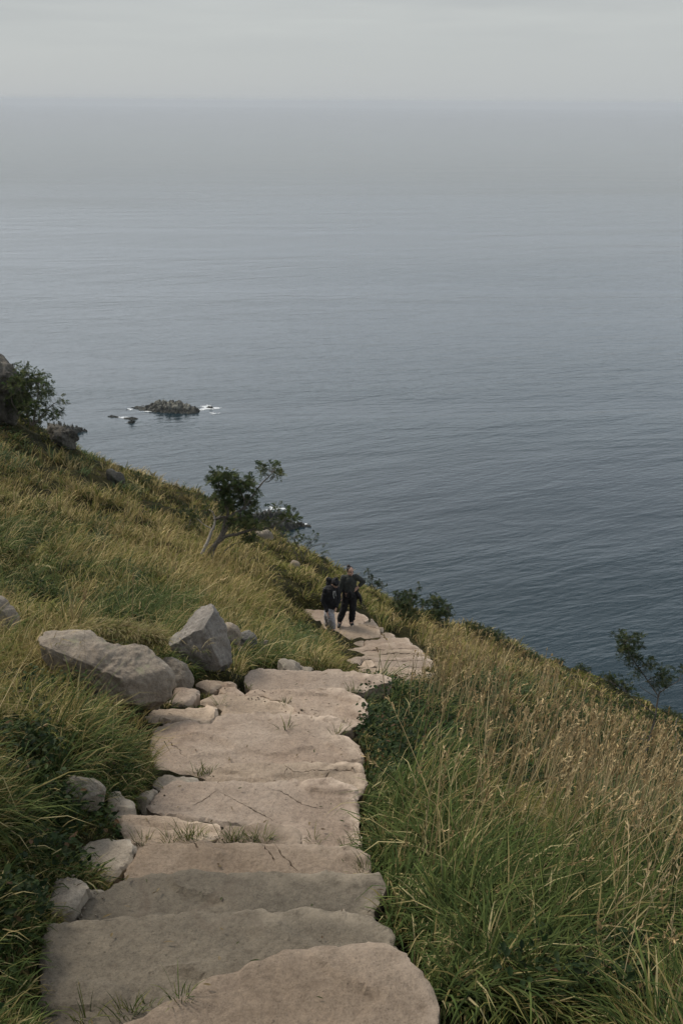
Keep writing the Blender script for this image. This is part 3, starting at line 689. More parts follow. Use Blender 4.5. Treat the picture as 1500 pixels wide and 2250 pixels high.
# ------------------------------------------------------------------ boulders
def PDp(px, py, D):
    return Vector(RN @ np.array([px - PW / 2, PH / 2 - py, -FPX]) * (D / FPX)) + Vector((0, 0, H))
ROCKPLAN = []
def rock(name, label, ol, base, mat, seed, cat='boulder', group=None, depth=.75, planes=7, amp=.05, sub=6, moss=None, Y=None, facets=()):
    if Y is None: Y = hit(*base)
    D = None
    b = PY(base[0], base[1], Y); q = RN.T @ (np.array(b) - [0, 0, H]); D = -q[2]
    ol = np.array(ol, float); c2 = (ol.max(0) + ol.min(0)) / 2
    sz = (ol.max(0) - ol.min(0)) * D / FPX
    dd = depth * min(sz) * .5 + .25 * depth * (max(sz) - min(sz)) * .5
    D += dd * .35
    a = np.arctan2(-(ol[:, 1] - c2[1]), ol[:, 0] - c2[0]); r = np.hypot(ol[:, 0] - c2[0], ol[:, 1] - c2[1])
    k = np.argsort(a); a = a[k]; r = r[k]; a = np.concatenate([a - 2 * math.pi, a, a + 2 * math.pi]); r = np.tile(r, 3)
    bm = bmesh.new(); bmesh.ops.create_icosphere(bm, subdivisions=sub, radius=1)
    d = np.array([v.co[:] for v in bm.verts]); F = [[v.index for v in f.verts] for f in bm.faces]; bm.free()
    ph = np.arctan2(d[:, 1], d[:, 0]); cr = np.hypot(d[:, 0], d[:, 1])
    rad = np.interp(ph, a, r) * D / FPX
    s = cr ** .72
    P = np.stack([np.cos(ph) * rad * s, np.sin(ph) * rad * s, np.sign(d[:, 2]) * np.abs(d[:, 2]) ** .9 * dd], -1)
    rs = np.random.RandomState(seed)
    m = max(sz) * .5
    for i in range(planes):
        n = rs.normal(size=3); n[2] = abs(n[2]) * (1 if rs.rand() < .8 else -1); n[:2] *= .8; n /= np.linalg.norm(n)
        h = P @ n; c = np.quantile(h, rs.uniform(.84, .95)); o_ = np.maximum(0, h - c); P -= n * (o_ * .93)[:, None]
    for n, c in facets:
        n = np.array(n, float); n /= np.linalg.norm(n); h = P @ n; cc = np.quantile(h, c); P -= n * (np.maximum(0, h - cc) * .95)[:, None]
    nn = P / (np.linalg.norm(P, axis=1)[:, None] + 1e-9)
    f0 = 1.4 / m
    disp = amp * m * (fbm(P * f0 + seed, 5, .55) + .5 * np.tanh(4 * fbm(P * f0 * 1.7 + seed + 30, 3)) * .5)
    P = P + nn * disp[:, None] + nn * (m * .012 * fbm(P * f0 * 9 + seed, 3))[:, None]
    ctr = np.array(PDp(c2[0], c2[1], D))
    Wp = P @ RN.T + ctr
    me = npmesh(name, Wp, np.array(F))
    o = link(name, me, mat, loc=tuple(ctr)); tag(o, label, cat, group, 'thing')
    ROCKPLAN.append((ctr, np.abs(Wp - ctr).max(0) * .8))
    return o
def Z2(l): return [(a / 2.143, 1300 + b / 2.143) for a, b in l]
def Z4(l): return [(a / 2, 760 + b / 2) for a, b in l]
gb = 'rocks along the left of the stairs'
rock('boulder', 'long pale lichened boulder with a cap of dry grass on its shoulder', Z2([(200, 205), (222, 168), (275, 156), (330, 150), (380, 172), (440, 212), (520, 250), (590, 245), (690, 262), (740, 310), (790, 370), (812, 440), (805, 500), (760, 560), (690, 600), (580, 580), (470, 520), (380, 440), (290, 380), (215, 280)]),
     (245, 1560), M_BOULDER, 4, group=gb, depth=.8, planes=6, amp=.10, facets=[((.25, .75, .6), .76), ((-.2, -.3, .9), .82)])
rock('boulder', 'rounded pale lump against the right end of the long boulder', Z2([(755, 315), (800, 308), (845, 325), (890, 368), (912, 425), (900, 470), (830, 490), (780, 440), (755, 380)]), (395, 1520), M_BOULDER, 8, group=gb, amp=.06, planes=3)
rock('boulder', 'tall upright grey boulder with a pointed top and an undercut front', Z2([(795, 235), (850, 190), (875, 150), (900, 108), (938, 64), (985, 58), (1020, 90), (1045, 150), (1065, 210), (1080, 250), (1092, 300), (1088, 370), (1040, 400), (960, 360), (900, 350), (850, 310), (815, 275)]),
     (465, 1478), M_DARKR, 12, group=gb, depth=.85, planes=4, amp=.08, facets=[((-.55, .7, .45), .80), ((.8, .1, .6), .84), ((-.15, -.35, .95), .80)])
rock('boulder', 'squat pale stone behind the upright boulder', Z2([(1035, 160), (1060, 146), (1105, 154), (1128, 180), (1130, 240), (1095, 262), (1050, 240)]), (512, 1425), M_BOULDER, 15, group=gb, Y=9.6)
rock('boulder', 'dark jagged rock right of the squat pale stone', Z2([(1122, 190), (1150, 178), (1190, 190), (1208, 222), (1198, 268), (1172, 310), (1135, 290), (1120, 235)]), (545, 1440), M_DARKR, 16, group=gb, Y=9.7, planes=9, amp=.1)
rock('stone', 'thin bluish white shard leaning in the grass', Z2([(1232, 234), (1262, 229), (1266, 262), (1248, 292), (1220, 276)]), (582, 1430), M_BOULDER, 17, 'stone', gb, Y=9.8, depth=.4, sub=4)
rock('stone', 'small round stone below the dark jagged rock, upper of two', Z2([(1128, 262), (1145, 255), (1156, 272), (1150, 295), (1130, 292)]), (533, 1440), M_BOULDER, 18, 'stone', gb, Y=9.2, sub=4)
rock('stone', 'small pale stone below the dark jagged rock, lower and larger of two', Z2([(1138, 302), (1160, 288), (1178, 312), (1174, 345), (1146, 350), (1134, 325)]), (540, 1455), M_BOULDER, 19, 'stone', gb, Y=9.1, sub=4)
rock('stone', 'small blue grey stone at the foot of the upright boulder', Z2([(1076, 380), (1105, 366), (1138, 392), (1118, 412), (1080, 408)]), (515, 1488), M_DARKR, 20, 'stone', gb, Y=8.3, sub=4)
rock('boulder', 'lichened boulder cut by the left edge of the photo', Z2([(-90, 40), (-20, 15), (10, 22), (40, 62), (80, 100), (95, 150), (70, 190), (0, 200), (-90, 180)]), (10, 1385), M_BOULDER, 21, group=gb)
rock('boulder', 'pale sharp edged rock among grass left of the long pale slab', Z2([(240, 955), (262, 915), (310, 880), (400, 880), (478, 903), (502, 938), (485, 1000), (420, 1050), (340, 1060), (280, 1020)]), (180, 1792), M_SIDE, 22, group=gb, planes=8, amp=.07)
rock('rock_outcrop', 'dark mossy crag at the left edge above the bushy shrub', Z4([(-200, 20), (-60, 30), (0, 58), (32, 85), (66, 118), (92, 150), (108, 205), (150, 245), (185, 320), (90, 345), (0, 330), (-200, 340)]), (40, 920), M_CLIFF, 31, 'rock outcrop', 'crags on the upper slope', Y=31, planes=12, amp=.16)
rock('rock_outcrop', 'dark ledge with yellow moss below the crag shrub', Z4([(205, 330), (262, 325), (300, 366), (348, 420), (355, 450), (290, 465), (240, 440), (215, 390)]), (140, 985), M_CLIFF, 32, 'rock outcrop', 'crags on the upper slope', Y=32, planes=10, amp=.14)
rock('rock_outcrop', 'small dark ledge showing through turf halfway down the ridge', Z4([(470, 540), (512, 556), (550, 600), (545, 628), (505, 610), (476, 580)]), (255, 1068), M_CLIFF, 33, 'rock outcrop', 'crags on the upper slope', Y=hit(258, 1066) - .1, planes=8, amp=.12, sub=4)
rock('stone', 'pale stone bedded in turf on the far slope above the hikers', [(552, 1176), (575, 1168), (600, 1176), (604, 1184), (575, 1186)], (580, 1184), M_SIDE, 34, 'stone', 'pale stones on the far slope', sub=4)
rock('stone', 'pale stone bedded in turf left of the bush above the hikers', [(632, 1236), (648, 1232), (660, 1242), (655, 1250), (636, 1246)], (645, 1248), M_SIDE, 35, 'stone', 'pale stones on the far slope', sub=4)
#@@TREES
# ------------------------------------------------------------------ trees and shrubs
def tubes(paths, sides=7, rough=.12, seed=0):    # paths: list of (points (n,3), radii (n))
    V = []; F = []; rs = np.random.RandomState(seed)
    for pts_, rad in paths:
        P = np.asarray(pts_, float); n = len(P); rad = np.asarray(rad, float)
        T = np.gradient(P, axis=0); T /= np.linalg.norm(T, axis=1)[:, None] + 1e-9
        ref = np.array([.31, .9, .2]); U = np.cross(T, ref); U /= np.linalg.norm(U, axis=1)[:, None] + 1e-9; Wv = np.cross(T, U)
        base = len(V)
        for i in range(n):
            for k in range(sides):
                a = 2 * math.pi * k / sides
                V.append(P[i] + (U[i] * math.cos(a) + Wv[i] * math.sin(a)) * rad[i] * (1 + rough * rs.uniform(-1, 1)))
        for i in range(n - 1):
            for k in range(sides):
                k2 = (k + 1) % sides; F.append((base + i * sides + k, base + i * sides + k2, base + (i + 1) * sides + k2, base + (i + 1) * sides + k))
        V.append(P[-1] + T[-1] * rad[-1]); t_ = len(V) - 1
        for k in range(sides): F.append((base + (n - 1) * sides + k, base + (n - 1) * sides + (k + 1) % sides, t_, t_))
    return np.array(V), np.array(F)
def fixtri(F):                                # degenerate quads -> keep from_pydata happy
    return [tuple(dict.fromkeys(f)) for f in F.tolist()]
def smoothpath(P, k=4, jit=0.0, rs=None):
    P = np.asarray(P, float); out = []
    n = len(P)
    for i in range(n - 1):
        p0 = P[max(i - 1, 0)]; p1 = P[i]; p2 = P[i + 1]; p3 = P[min(i + 2, n - 1)]
        for j in range(k):
            t = j / k; out.append(.5 * (2 * p1 + (p2 - p0) * t + (2 * p0 - 5 * p1 + 4 * p2 - p3) * t * t + (3 * p1 - p0 - 3 * p2 + p3) * t ** 3))
    out.append(P[-1]); out = np.array(out)
    if jit and rs is not None: out[1:-1] += rs.normal(0, jit, out[1:-1].shape)
    return out
def leafmesh(C0, D, Nn, Ln, Wn, col):          # one folded diamond per leaf: two triangles joined as a bent quad pair
    S = np.cross(D, Nn); S /= np.linalg.norm(S, axis=1)[:, None] + 1e-9
    Nn = np.cross(S, D)
    Ln = Ln[:, None]; Wn = Wn[:, None]
    a = C0; b = C0 + D * Ln * .38 + S * Wn * .5 + Nn * Wn * .14; b2 = C0 + D * Ln * .75 + S * Wn * .36 + Nn * Wn * .08; c = C0 + D * Ln - Nn * Ln * .10
    d = C0 + D * Ln * .38 - S * Wn * .5 + Nn * Wn * .14; d2 = C0 + D * Ln * .75 - S * Wn * .36 + Nn * Wn * .08
    n = len(C0); V = np.stack([a, b, b2, c, d2, d], 1).reshape(-1, 3)
    i = np.arange(n)[:, None] * 6
    F = np.concatenate([i + np.array([0, 1, 2, 3]), i + np.array([0, 3, 4, 5])], 0)
    return V, F, np.repeat(col, 6, 0)
def unit(v): return v / (np.linalg.norm(v, axis=-1)[..., None] + 1e-9)
def fronds(cent, rad, n, rs, L=.13, pairs=5, leaf=.045, up=.35, cols=None, light=.25):
    """pinnate leaves sprouting round a twig end: rachis with paired leaflets"""
    o_ = cent + rs.normal(size=(n, 3)) * rad * .45
    d = unit(rs.normal(size=(n, 3)) + np.array([0, 0, up]))
    nn = unit(np.cross(d, rs.normal(size=(n, 3))) + np.array([0, 0, .8])); s = unit(np.cross(d, nn))
    Cc, D, Nn, Ls, Ws, Co = [], [], [], [], [], []
    base = cols[rs.randint(len(cols), size=n)] * rs.uniform(.7, 1.35, (n, 1))
    for k in range(pairs):
        f = (k + .6) / pairs
        pos = o_ + d * L * f - np.array([0, 0, 1.0]) * L * .35 * f * f
        for sg in (-1, 1):
            Cc.append(pos); D.append(unit(s * sg + d * .75 + rs.normal(size=(n, 3)) * .15)); Nn.append(nn)
            Ls.append(np.full(n, leaf) * rs.uniform(.8, 1.2, n)); Ws.append(Ls[-1] * .40); Co.append(base)
    Cc.append(o_ + d * L - np.array([0, 0, 1.0]) * L * .35); D.append(d); Nn.append(nn); Ls.append(np.full(n, leaf)); Ws.append(Ls[-1] * .4); Co.append(base)
    return [np.concatenate(q) for q in (Cc, D, Nn, Ls, Ws, Co)]
GREENS = np.array([(.030, .050, .018), (.042, .066, .022), (.060, .085, .028), (.085, .105, .038), (.05, .062, .03), (.11, .12, .05)])
DARKG = np.array([(.026, .042, .017), (.040, .060, .022), (.062, .082, .030), (.090, .100, .040)])
def tree(name, label, cat, group, base, branches, blobs, seed, tr=lambda a, b: (a, b), dens=1.0, cols=GREENS, leaf=.045, L=.13, mat=None, thick=.2, Y=None, twig=.004, jit=.004):
    rs = np.random.RandomState(seed)
    bx, by = tr(*base)
    if Y is None: Y = hit(bx, by)
    g = PY(bx, by, Y); D = -(RN.T @ (np.array(g) - [0, 0, H]))[2]
    root = empty(name, g); tag(root, label, cat, group, 'thing')
    paths = []; nodes = []
    for br in branches:
        P = []
        for q in br[0]:
            x, y = tr(q[0], q[1]); P.append(PDp(x, y, D + (q[2] if len(q) > 2 else 0)))
        P = smoothpath(np.array([tuple(p) for p in P]), 4, jit, rs)
        r = np.linspace(br[1], br[2], len(P)); paths.append((P, r, br[3] if len(br) > 3 else 0))
        nodes.append(P)
    # root the trunks in the soil
    allN = np.concatenate(nodes)
    m = D / FPX
    leaves = []; sx = abs(tr(1, 0)[0] - tr(0, 0)[0]); tw = []
    for bl in blobs:
        cx, cy, rx, ry = bl[:4]; k = bl[4] if len(bl) > 4 else 1.0
        px, py = tr(cx, cy); rx *= sx * m; ry *= sx * m
        c = np.array(PDp(px, py, D + rs.uniform(-1, 1) * thick * .5))
        n = max(2, int(dens * k * 26 * (rx * ry) / (.30 * .30) + 1.5))
        for i in range(n):
            u = unit(rs.normal(size=3)) * rs.uniform(.35, 1.0) ** .6
            e = c + RN @ np.array([u[0] * rx, u[1] * ry, u[2] * (thick * .5 + .5 * min(rx, ry))])
            q = allN[np.argmin(((allN - e) ** 2).sum(1) + rs.uniform(0, .01, len(allN)))]
            if np.linalg.norm(q - e) < 1.6 and (i % 2 == 0 or n < 5):
                mid = (q + e) / 2 + rs.normal(size=3) * .03 * np.linalg.norm(q - e) + np.array([0, 0, -.05 * np.linalg.norm(q - e)])
                tw.append((smoothpath([q, mid, e], 3), np.linspace(twig * 1.4, twig * .6, 7)))
            leaves.append(fronds(e, min(.09, .5 * min(rx, ry) + .02), rs.randint(2, 5), rs, L, 5, leaf, .35, cols))
    pl = []
    dk = [p for p in paths if p[2] == 0]; pale = [p for p in paths if p[2] == 1]
    for j, grp, mt in ((0, dk, mat or M_BARK), (1, pale, M_BARKP)):
        if not grp: continue
        V, F = tubes([(p[0], p[1]) for p in grp] + (tw if j == 0 else []), 6, .12, seed)
        link('trunk' if j == 0 or not dk else 'dead_trunk', pym('trunk', V, fixtri(F)), mt, root)
        if j == 1 and dk: pl.append(1)
    if not dk and tw:
        V, F = tubes(tw, 5, .1, seed); link('twigs', pym('twigs', V, fixtri(F)), M_BARK, root)
    if leaves:
        A_ = [np.concatenate([l[i] for l in leaves]) for i in range(6)]
        V, F, Co = leafmesh(*A_); link('crown', npmesh('crown', V, F, Co), M_LEAF, root, smooth=False)
    return root
z7 = lambda a, b: (400 + a / 4.167, 980 + b / 4.167)
z4 = lambda a, b: (a / 2, 760 + b / 2)
z1 = lambda a, b: (640 + a / 3.947, 1200 + b / 3.947)
z6 = lambda a, b: (800 + a / 2.143, 1300 + b / 2.143)
main = tree('rowan_tree', 'windswept rowan with a pale dead stem and one long branch reaching right', 'tree', 'trees and shrubs on the slope', (230, 1050),
     [([(150, 1060), (190, 970), (240, 870), (270, 780), (300, 720), (300, 660), (285, 615), (250, 580)], .046, .012, 1),
      ([(300, 675), (360, 650), (420, 655), (490, 612), (560, 570), (620, 495), (680, 410), (738, 335), (800, 275), (850, 215)], .04, .009),
      ([(310, 665), (350, 635), (385, 600)], .014, .006, 1),
      ([(200, 1060, .1), (230, 990), (320, 880), (385, 800), (410, 740), (470, 690), (540, 640), (580, 560), (560, 470), (520, 400), (450, 320), (400, 260)], .05, .010),
      ([(265, 1060), (290, 940), (350, 830), (390, 700), (420, 600), (380, 480), (340, 350), (320, 270)], .05, .010),
      ([(330, 890), (400, 825), (500, 808), (560, 790), (640, 765), (730, 765), (800, 745), (860, 715), (920, 690), (1000, 650)], .045, .010),
      ([(640, 765), (620, 810), (610, 850)], .014, .006), ([(640, 765), (700, 700), (780, 640), (850, 545)], .02, .006),
      ([(270, 755), (200, 720), (140, 665)], .015, .005, 1), ([(420, 655), (400, 560), (300, 490), (230, 465)], .022, .006),
      ([(600, 505), (540, 440), (500, 340)], .018, .006), ([(760, 330), (800, 320), (830, 285), (900, 250)], .012, .005),
      ([(640, 470), (680, 440), (700, 410)], .01, .004), ([(390, 960), (470, 900), (560, 875)], .012, .004)],
     [(320, 255, 50, 50), (400, 270, 70, 55), (480, 300, 60, 60), (370, 360, 90, 70), (460, 400, 100, 70), (560, 390, 60, 60), (620, 300, 28, 35), (615, 360, 40, 40), (735, 215, 45, 45), (850, 160, 50, 28), (885, 235, 42, 35), (820, 210, 20, 20),
      (255, 470, 50, 16), (380, 480, 90, 50), (400, 540, 70, 50), (500, 520, 90, 60), (590, 500, 60, 60), (640, 570, 60, 60), (680, 535, 30, 20), (695, 425, 30, 22), (560, 660, 80, 70), (480, 710, 90, 40), (600, 720, 60, 50), (610, 830, 60, 30), (640, 860, 22, 20),
      (740, 700, 70, 30), (810, 690, 50, 30), (960, 610, 45, 35), (1030, 650, 50, 35), (930, 660, 40, 30), (850, 545, 45, 22), (300, 320, 60, 30)], 11, z7, dens=2.6, cols=GREENS * 1.15, thick=.7, leaf=.05, L=.13)
def berries(tr, spots, D, root, rs):       # each rowan cluster is a part of the tree
    mt = plain('red_berry', (.30, .035, .02), .4)
    for cx, cy, n in spots:
        x, y = tr(cx, cy); c = PDp(x, y, D); bm = bmesh.new()
        for i in range(n):
            bmesh.ops.create_icosphere(bm, subdivisions=1, radius=.018, matrix=Matrix.Translation(c + Vector(rs.normal(size=3)) * .022))
        me = bpy.data.meshes.new('berry_cluster'); bm.to_mesh(me); bm.free(); link('berry_cluster', me, mt, root)
#berries(z7, [(330, 245, 90), (362, 200, 30), (985, 580, 40)], -(RN.T @ (np.array(main.location) - [0, 0, H]))[2] - .3, main, np.random.RandomState(2))
tree('shrub', 'thin half bare shrub close on the left of the rowan', 'shrub', 'trees and shrubs on the slope', (60, 760),
     [([(60, 770), (75, 680), (70, 600), (60, 520)], .018, .005), ([(75, 690), (110, 620), (140, 570), (120, 540)], .012, .004), ([(70, 640), (20, 580), (10, 520)], .01, .004), ([(70, 720), (140, 665), (190, 700)], .01, .004)],
     [(60, 590, 40, 50, .7), (110, 610, 45, 40, .8), (150, 650, 45, 40, .7), (90, 660, 60, 40, .8), (20, 590, 30, 40, .5)], 12, z7, dens=1.2, cols=DARKG, thick=.5, leaf=.05)
tree('shrub', 'bushy shrub growing from the mossy crag, dense and olive green', 'shrub', 'trees and shrubs on the slope', (140, 345),
     [([(140, 350), (110, 280), (90, 200), (90, 120)], .04, .008), ([(145, 350), (160, 260), (170, 180), (150, 130)], .035, .008), ([(150, 345), (200, 290), (230, 260), (265, 240)], .03, .006), ([(120, 340), (60, 260), (50, 200)], .03, .006)],
     [(100, 95, 40, 18), (150, 125, 50, 30), (120, 150, 60, 40), (80, 180, 40, 45), (150, 190, 70, 45), (195, 200, 30, 40), (100, 250, 70, 45), (170, 270, 60, 45), (140, 310, 70, 30), (230, 300, 38, 25), (268, 245, 14, 22), (255, 290, 25, 15), (210, 160, 18, 22)],
     13, z4, dens=1.0, cols=GREENS * 1.1, thick=1.1, leaf=.06, L=.16, Y=30.4)
tree('shrub', 'loose shrub of small leaves on the skyline above the two hikers', 'shrub', 'trees and shrubs on the slope', (1100, 1060),
     [([(1100, 1070), (1090, 980), (1050, 900), (1020, 840)], .02, .005), ([(1105, 1060), (1140, 960), (1200, 920), (1260, 900), (1320, 885)], .018, .004), ([(1060, 1050), (1030, 960), (960, 860), (900, 800)], .02, .005), ([(1140, 970), (1190, 880), (1220, 820)], .012, .004)],
     [(900, 780, 50, 45), (950, 830, 60, 50, .9), (1020, 810, 65, 50, .9), (1090, 840, 80, 50, .8), (1150, 890, 70, 50, .7), (1060, 920, 60, 50, .6), (1210, 810, 35, 28, .8), (1230, 860, 25, 20, .7), (1290, 898, 45, 12, .7), (880, 760, 40, 30)],
     14, z7, dens=.55, thick=.5, cols=GREENS * .9, leaf=.045, L=.11)
tree('sapling', 'tiny upright sapling alone on the skyline left of the hikers', 'sapling', 'trees and shrubs on the slope', (1310, 1085),
     [([(1310, 1090), (1305, 1030), (1320, 960)], .01, .003)], [(1300, 1010, 28, 28), (1322, 965, 10, 14), (1290, 1050, 20, 16)], 15, z7, dens=1.3, cols=DARKG, thick=.25)
tree('sapling', 'feathery sapling rising on the skyline just right of the hikers', 'sapling', 'trees and shrubs on the slope', (735, 385),
     [([(735, 395), (700, 320), (670, 250), (660, 200)], .016, .004), ([(735, 390), (750, 330), (780, 310)], .01, .003)], [(662, 220, 22, 22), (690, 265, 32, 26), (675, 300, 25, 30), (730, 320, 45, 26), (770, 335, 22, 18), (700, 345, 40, 20), (785, 370, 20, 14), (825, 350, 8, 4)],
     16, z1, dens=1.2, cols=GREENS * .8, thick=.4)
tree('shrub', 'dense dark bush beside the lower flight, left of its twin', 'shrub', 'trees and shrubs on the slope', (990, 690),
     [([(980, 700), (950, 600), (920, 500), (920, 420)], .03, .006), ([(1000, 700), (1020, 580), (1040, 480), (1098, 365)], .03, .005), ([(1000, 690), (1080, 600), (1130, 530)], .02, .005)],
     [(930, 420, 40, 35), (990, 425, 50, 35), (915, 500, 55, 45), (1000, 500, 80, 55), (960, 580, 90, 60), (1040, 600, 80, 60), (1098, 365, 17, 22), (1060, 440, 30, 30), (1130, 500, 35, 40), (1000, 660, 70, 40), (880, 590, 40, 30)],
     17, z1, dens=1.9, cols=DARKG, thick=.8, leaf=.05)
tree('shrub', 'dark bush on the skyline, right of its twin and rounder', 'shrub', 'trees and shrubs on the slope', (1240, 660),
     [([(1235, 670), (1235, 560), (1240, 450)], .028, .006), ([(1245, 660), (1290, 580), (1350, 540)], .024, .005), ([(1220, 670), (1170, 600), (1140, 560)], .02, .005)],
     [(1240, 440, 38, 30), (1225, 490, 50, 40), (1290, 500, 50, 40), (1345, 550, 50, 35), (1380, 585, 20, 18), (1260, 570, 90, 50), (1190, 590, 70, 50), (1150, 620, 60, 40), (1300, 620, 60, 30)],
     18, z1, dens=1.9, cols=DARKG, thick=.8, leaf=.05)
tree('rowan_sapling', 'leaning rowan sapling at the right edge with drooping dark leaves', 'tree', 'trees and shrubs on the slope', (1330, 880),
     [([(1325, 920), (1322, 790), (1342, 690), (1365, 600), (1380, 510), (1390, 472)], .019, .010), ([(1384, 495), (1342, 432), (1300, 372), (1270, 330), (1240, 290), (1210, 230)], .011, .004), ([(1390, 475), (1430, 447), (1482, 420)], .010, .004),
      ([(1362, 575), (1310, 535), (1250, 490), (1200, 450), (1125, 408)], .010, .003), ([(1342, 690), (1300, 640), (1255, 570), (1225, 500)], .007, .003), ([(1335, 700), (1250, 690), (1180, 700)], .006, .003), ([(1380, 500), (1320, 465), (1290, 440)], .006, .003)],
     [(1200, 205, 24, 22), (1275, 215, 28, 18), (1245, 255, 55, 35), (1225, 285, 40, 25), (1265, 320, 45, 28), (1335, 325, 30, 12), (1340, 355, 32, 20), (1400, 370, 25, 22), (1410, 410, 42, 24), (1395, 440, 30, 20), (1135, 405, 38, 12), (1185, 425, 50, 24), (1225, 460, 35, 24), (1495, 385, 16, 18), (1280, 390, 20, 14), (1310, 560, 40, 30, .3), (1340, 760, 30, 50, .4), (1250, 520, 20, 20, .4)],
     19, z6, dens=6.5, cols=DARKG * .9, thick=.35, leaf=.026, L=.075, twig=.0022, jit=.002)
tree('bare_twigs', 'bare pale twigs leaning in at the right edge below the rowan sapling', 'shrub', 'trees and shrubs on the slope', (1495, 830),
     [([(1500, 860), (1490, 760), (1470, 690), (1466, 610)], .007, .003, 1), ([(1492, 770), (1470, 720), (1448, 645)], .006, .002, 1), ([(1500, 800), (1530, 720), (1540, 650)], .007, .003, 1)], [(1490, 600, 20, 20, .3)], 20, z6, dens=6, cols=DARKG, thick=.2, leaf=.025, L=.07)
def smallbush(label, base, blobs, seed, tr, **k):
    bx, by = base
    brs = [([(bx, by + 6), ((bx + b[0]) / 2, (by + b[1]) / 2), (b[0], b[1])], .012, .004) for b in blobs[:5]]
    k.setdefault('dens', 1.6); k.setdefault('cols', DARKG)
    return tree('shrub', label, 'shrub', 'low bushes along the ridge', base, brs, blobs, seed, tr, thick=.5, **k)
smallbush('low dark bush on the ridge where the tall dry stalks begin', (520, 230), [(490, 165, 35, 25), (540, 180, 45, 28), (580, 195, 35, 25)], 31, z6)
smallbush('low dark bush on the ridge with dry stalks in front, second right of the stairs', (650, 290), [(625, 210, 35, 30), (655, 240, 35, 40), (640, 280, 30, 25)], 32, z6)
smallbush('small dark bush in the dip before the far green slope', (800, 335), [(795, 305, 25, 20), (815, 320, 18, 16)], 33, z6)
smallbush('little round bush on the far skyline, left of two', (905, 350), [(890, 325, 25, 16), (920, 330, 25, 15)], 34, z6)
smallbush('little round bush on the far skyline, right of two', (1030, 385), [(1015, 360, 25, 20), (1045, 365, 22, 18)], 35, z6)
smallbush('low scrub at the lowest right of the far skyline', (1440, 590), [(1420, 560, 30, 16), (1470, 580, 30, 16)], 36, z6)
smallbush('low bush on the left ridge below the small dark ledge', (620, 610), [(600, 570, 30, 18), (635, 590, 35, 18)], 37, z4)
smallbush('flat dark scrub on the skyline left of the rowan', (850, 680), [(830, 655, 30, 12), (875, 670, 30, 12)], 38, z4)
smallbush('low heather like scrub on the ridge left of the hikers', (905, 1060), [(890, 1040, 30, 16), (930, 1050, 30, 14)], 39, z7, cols=DARKG * .8)
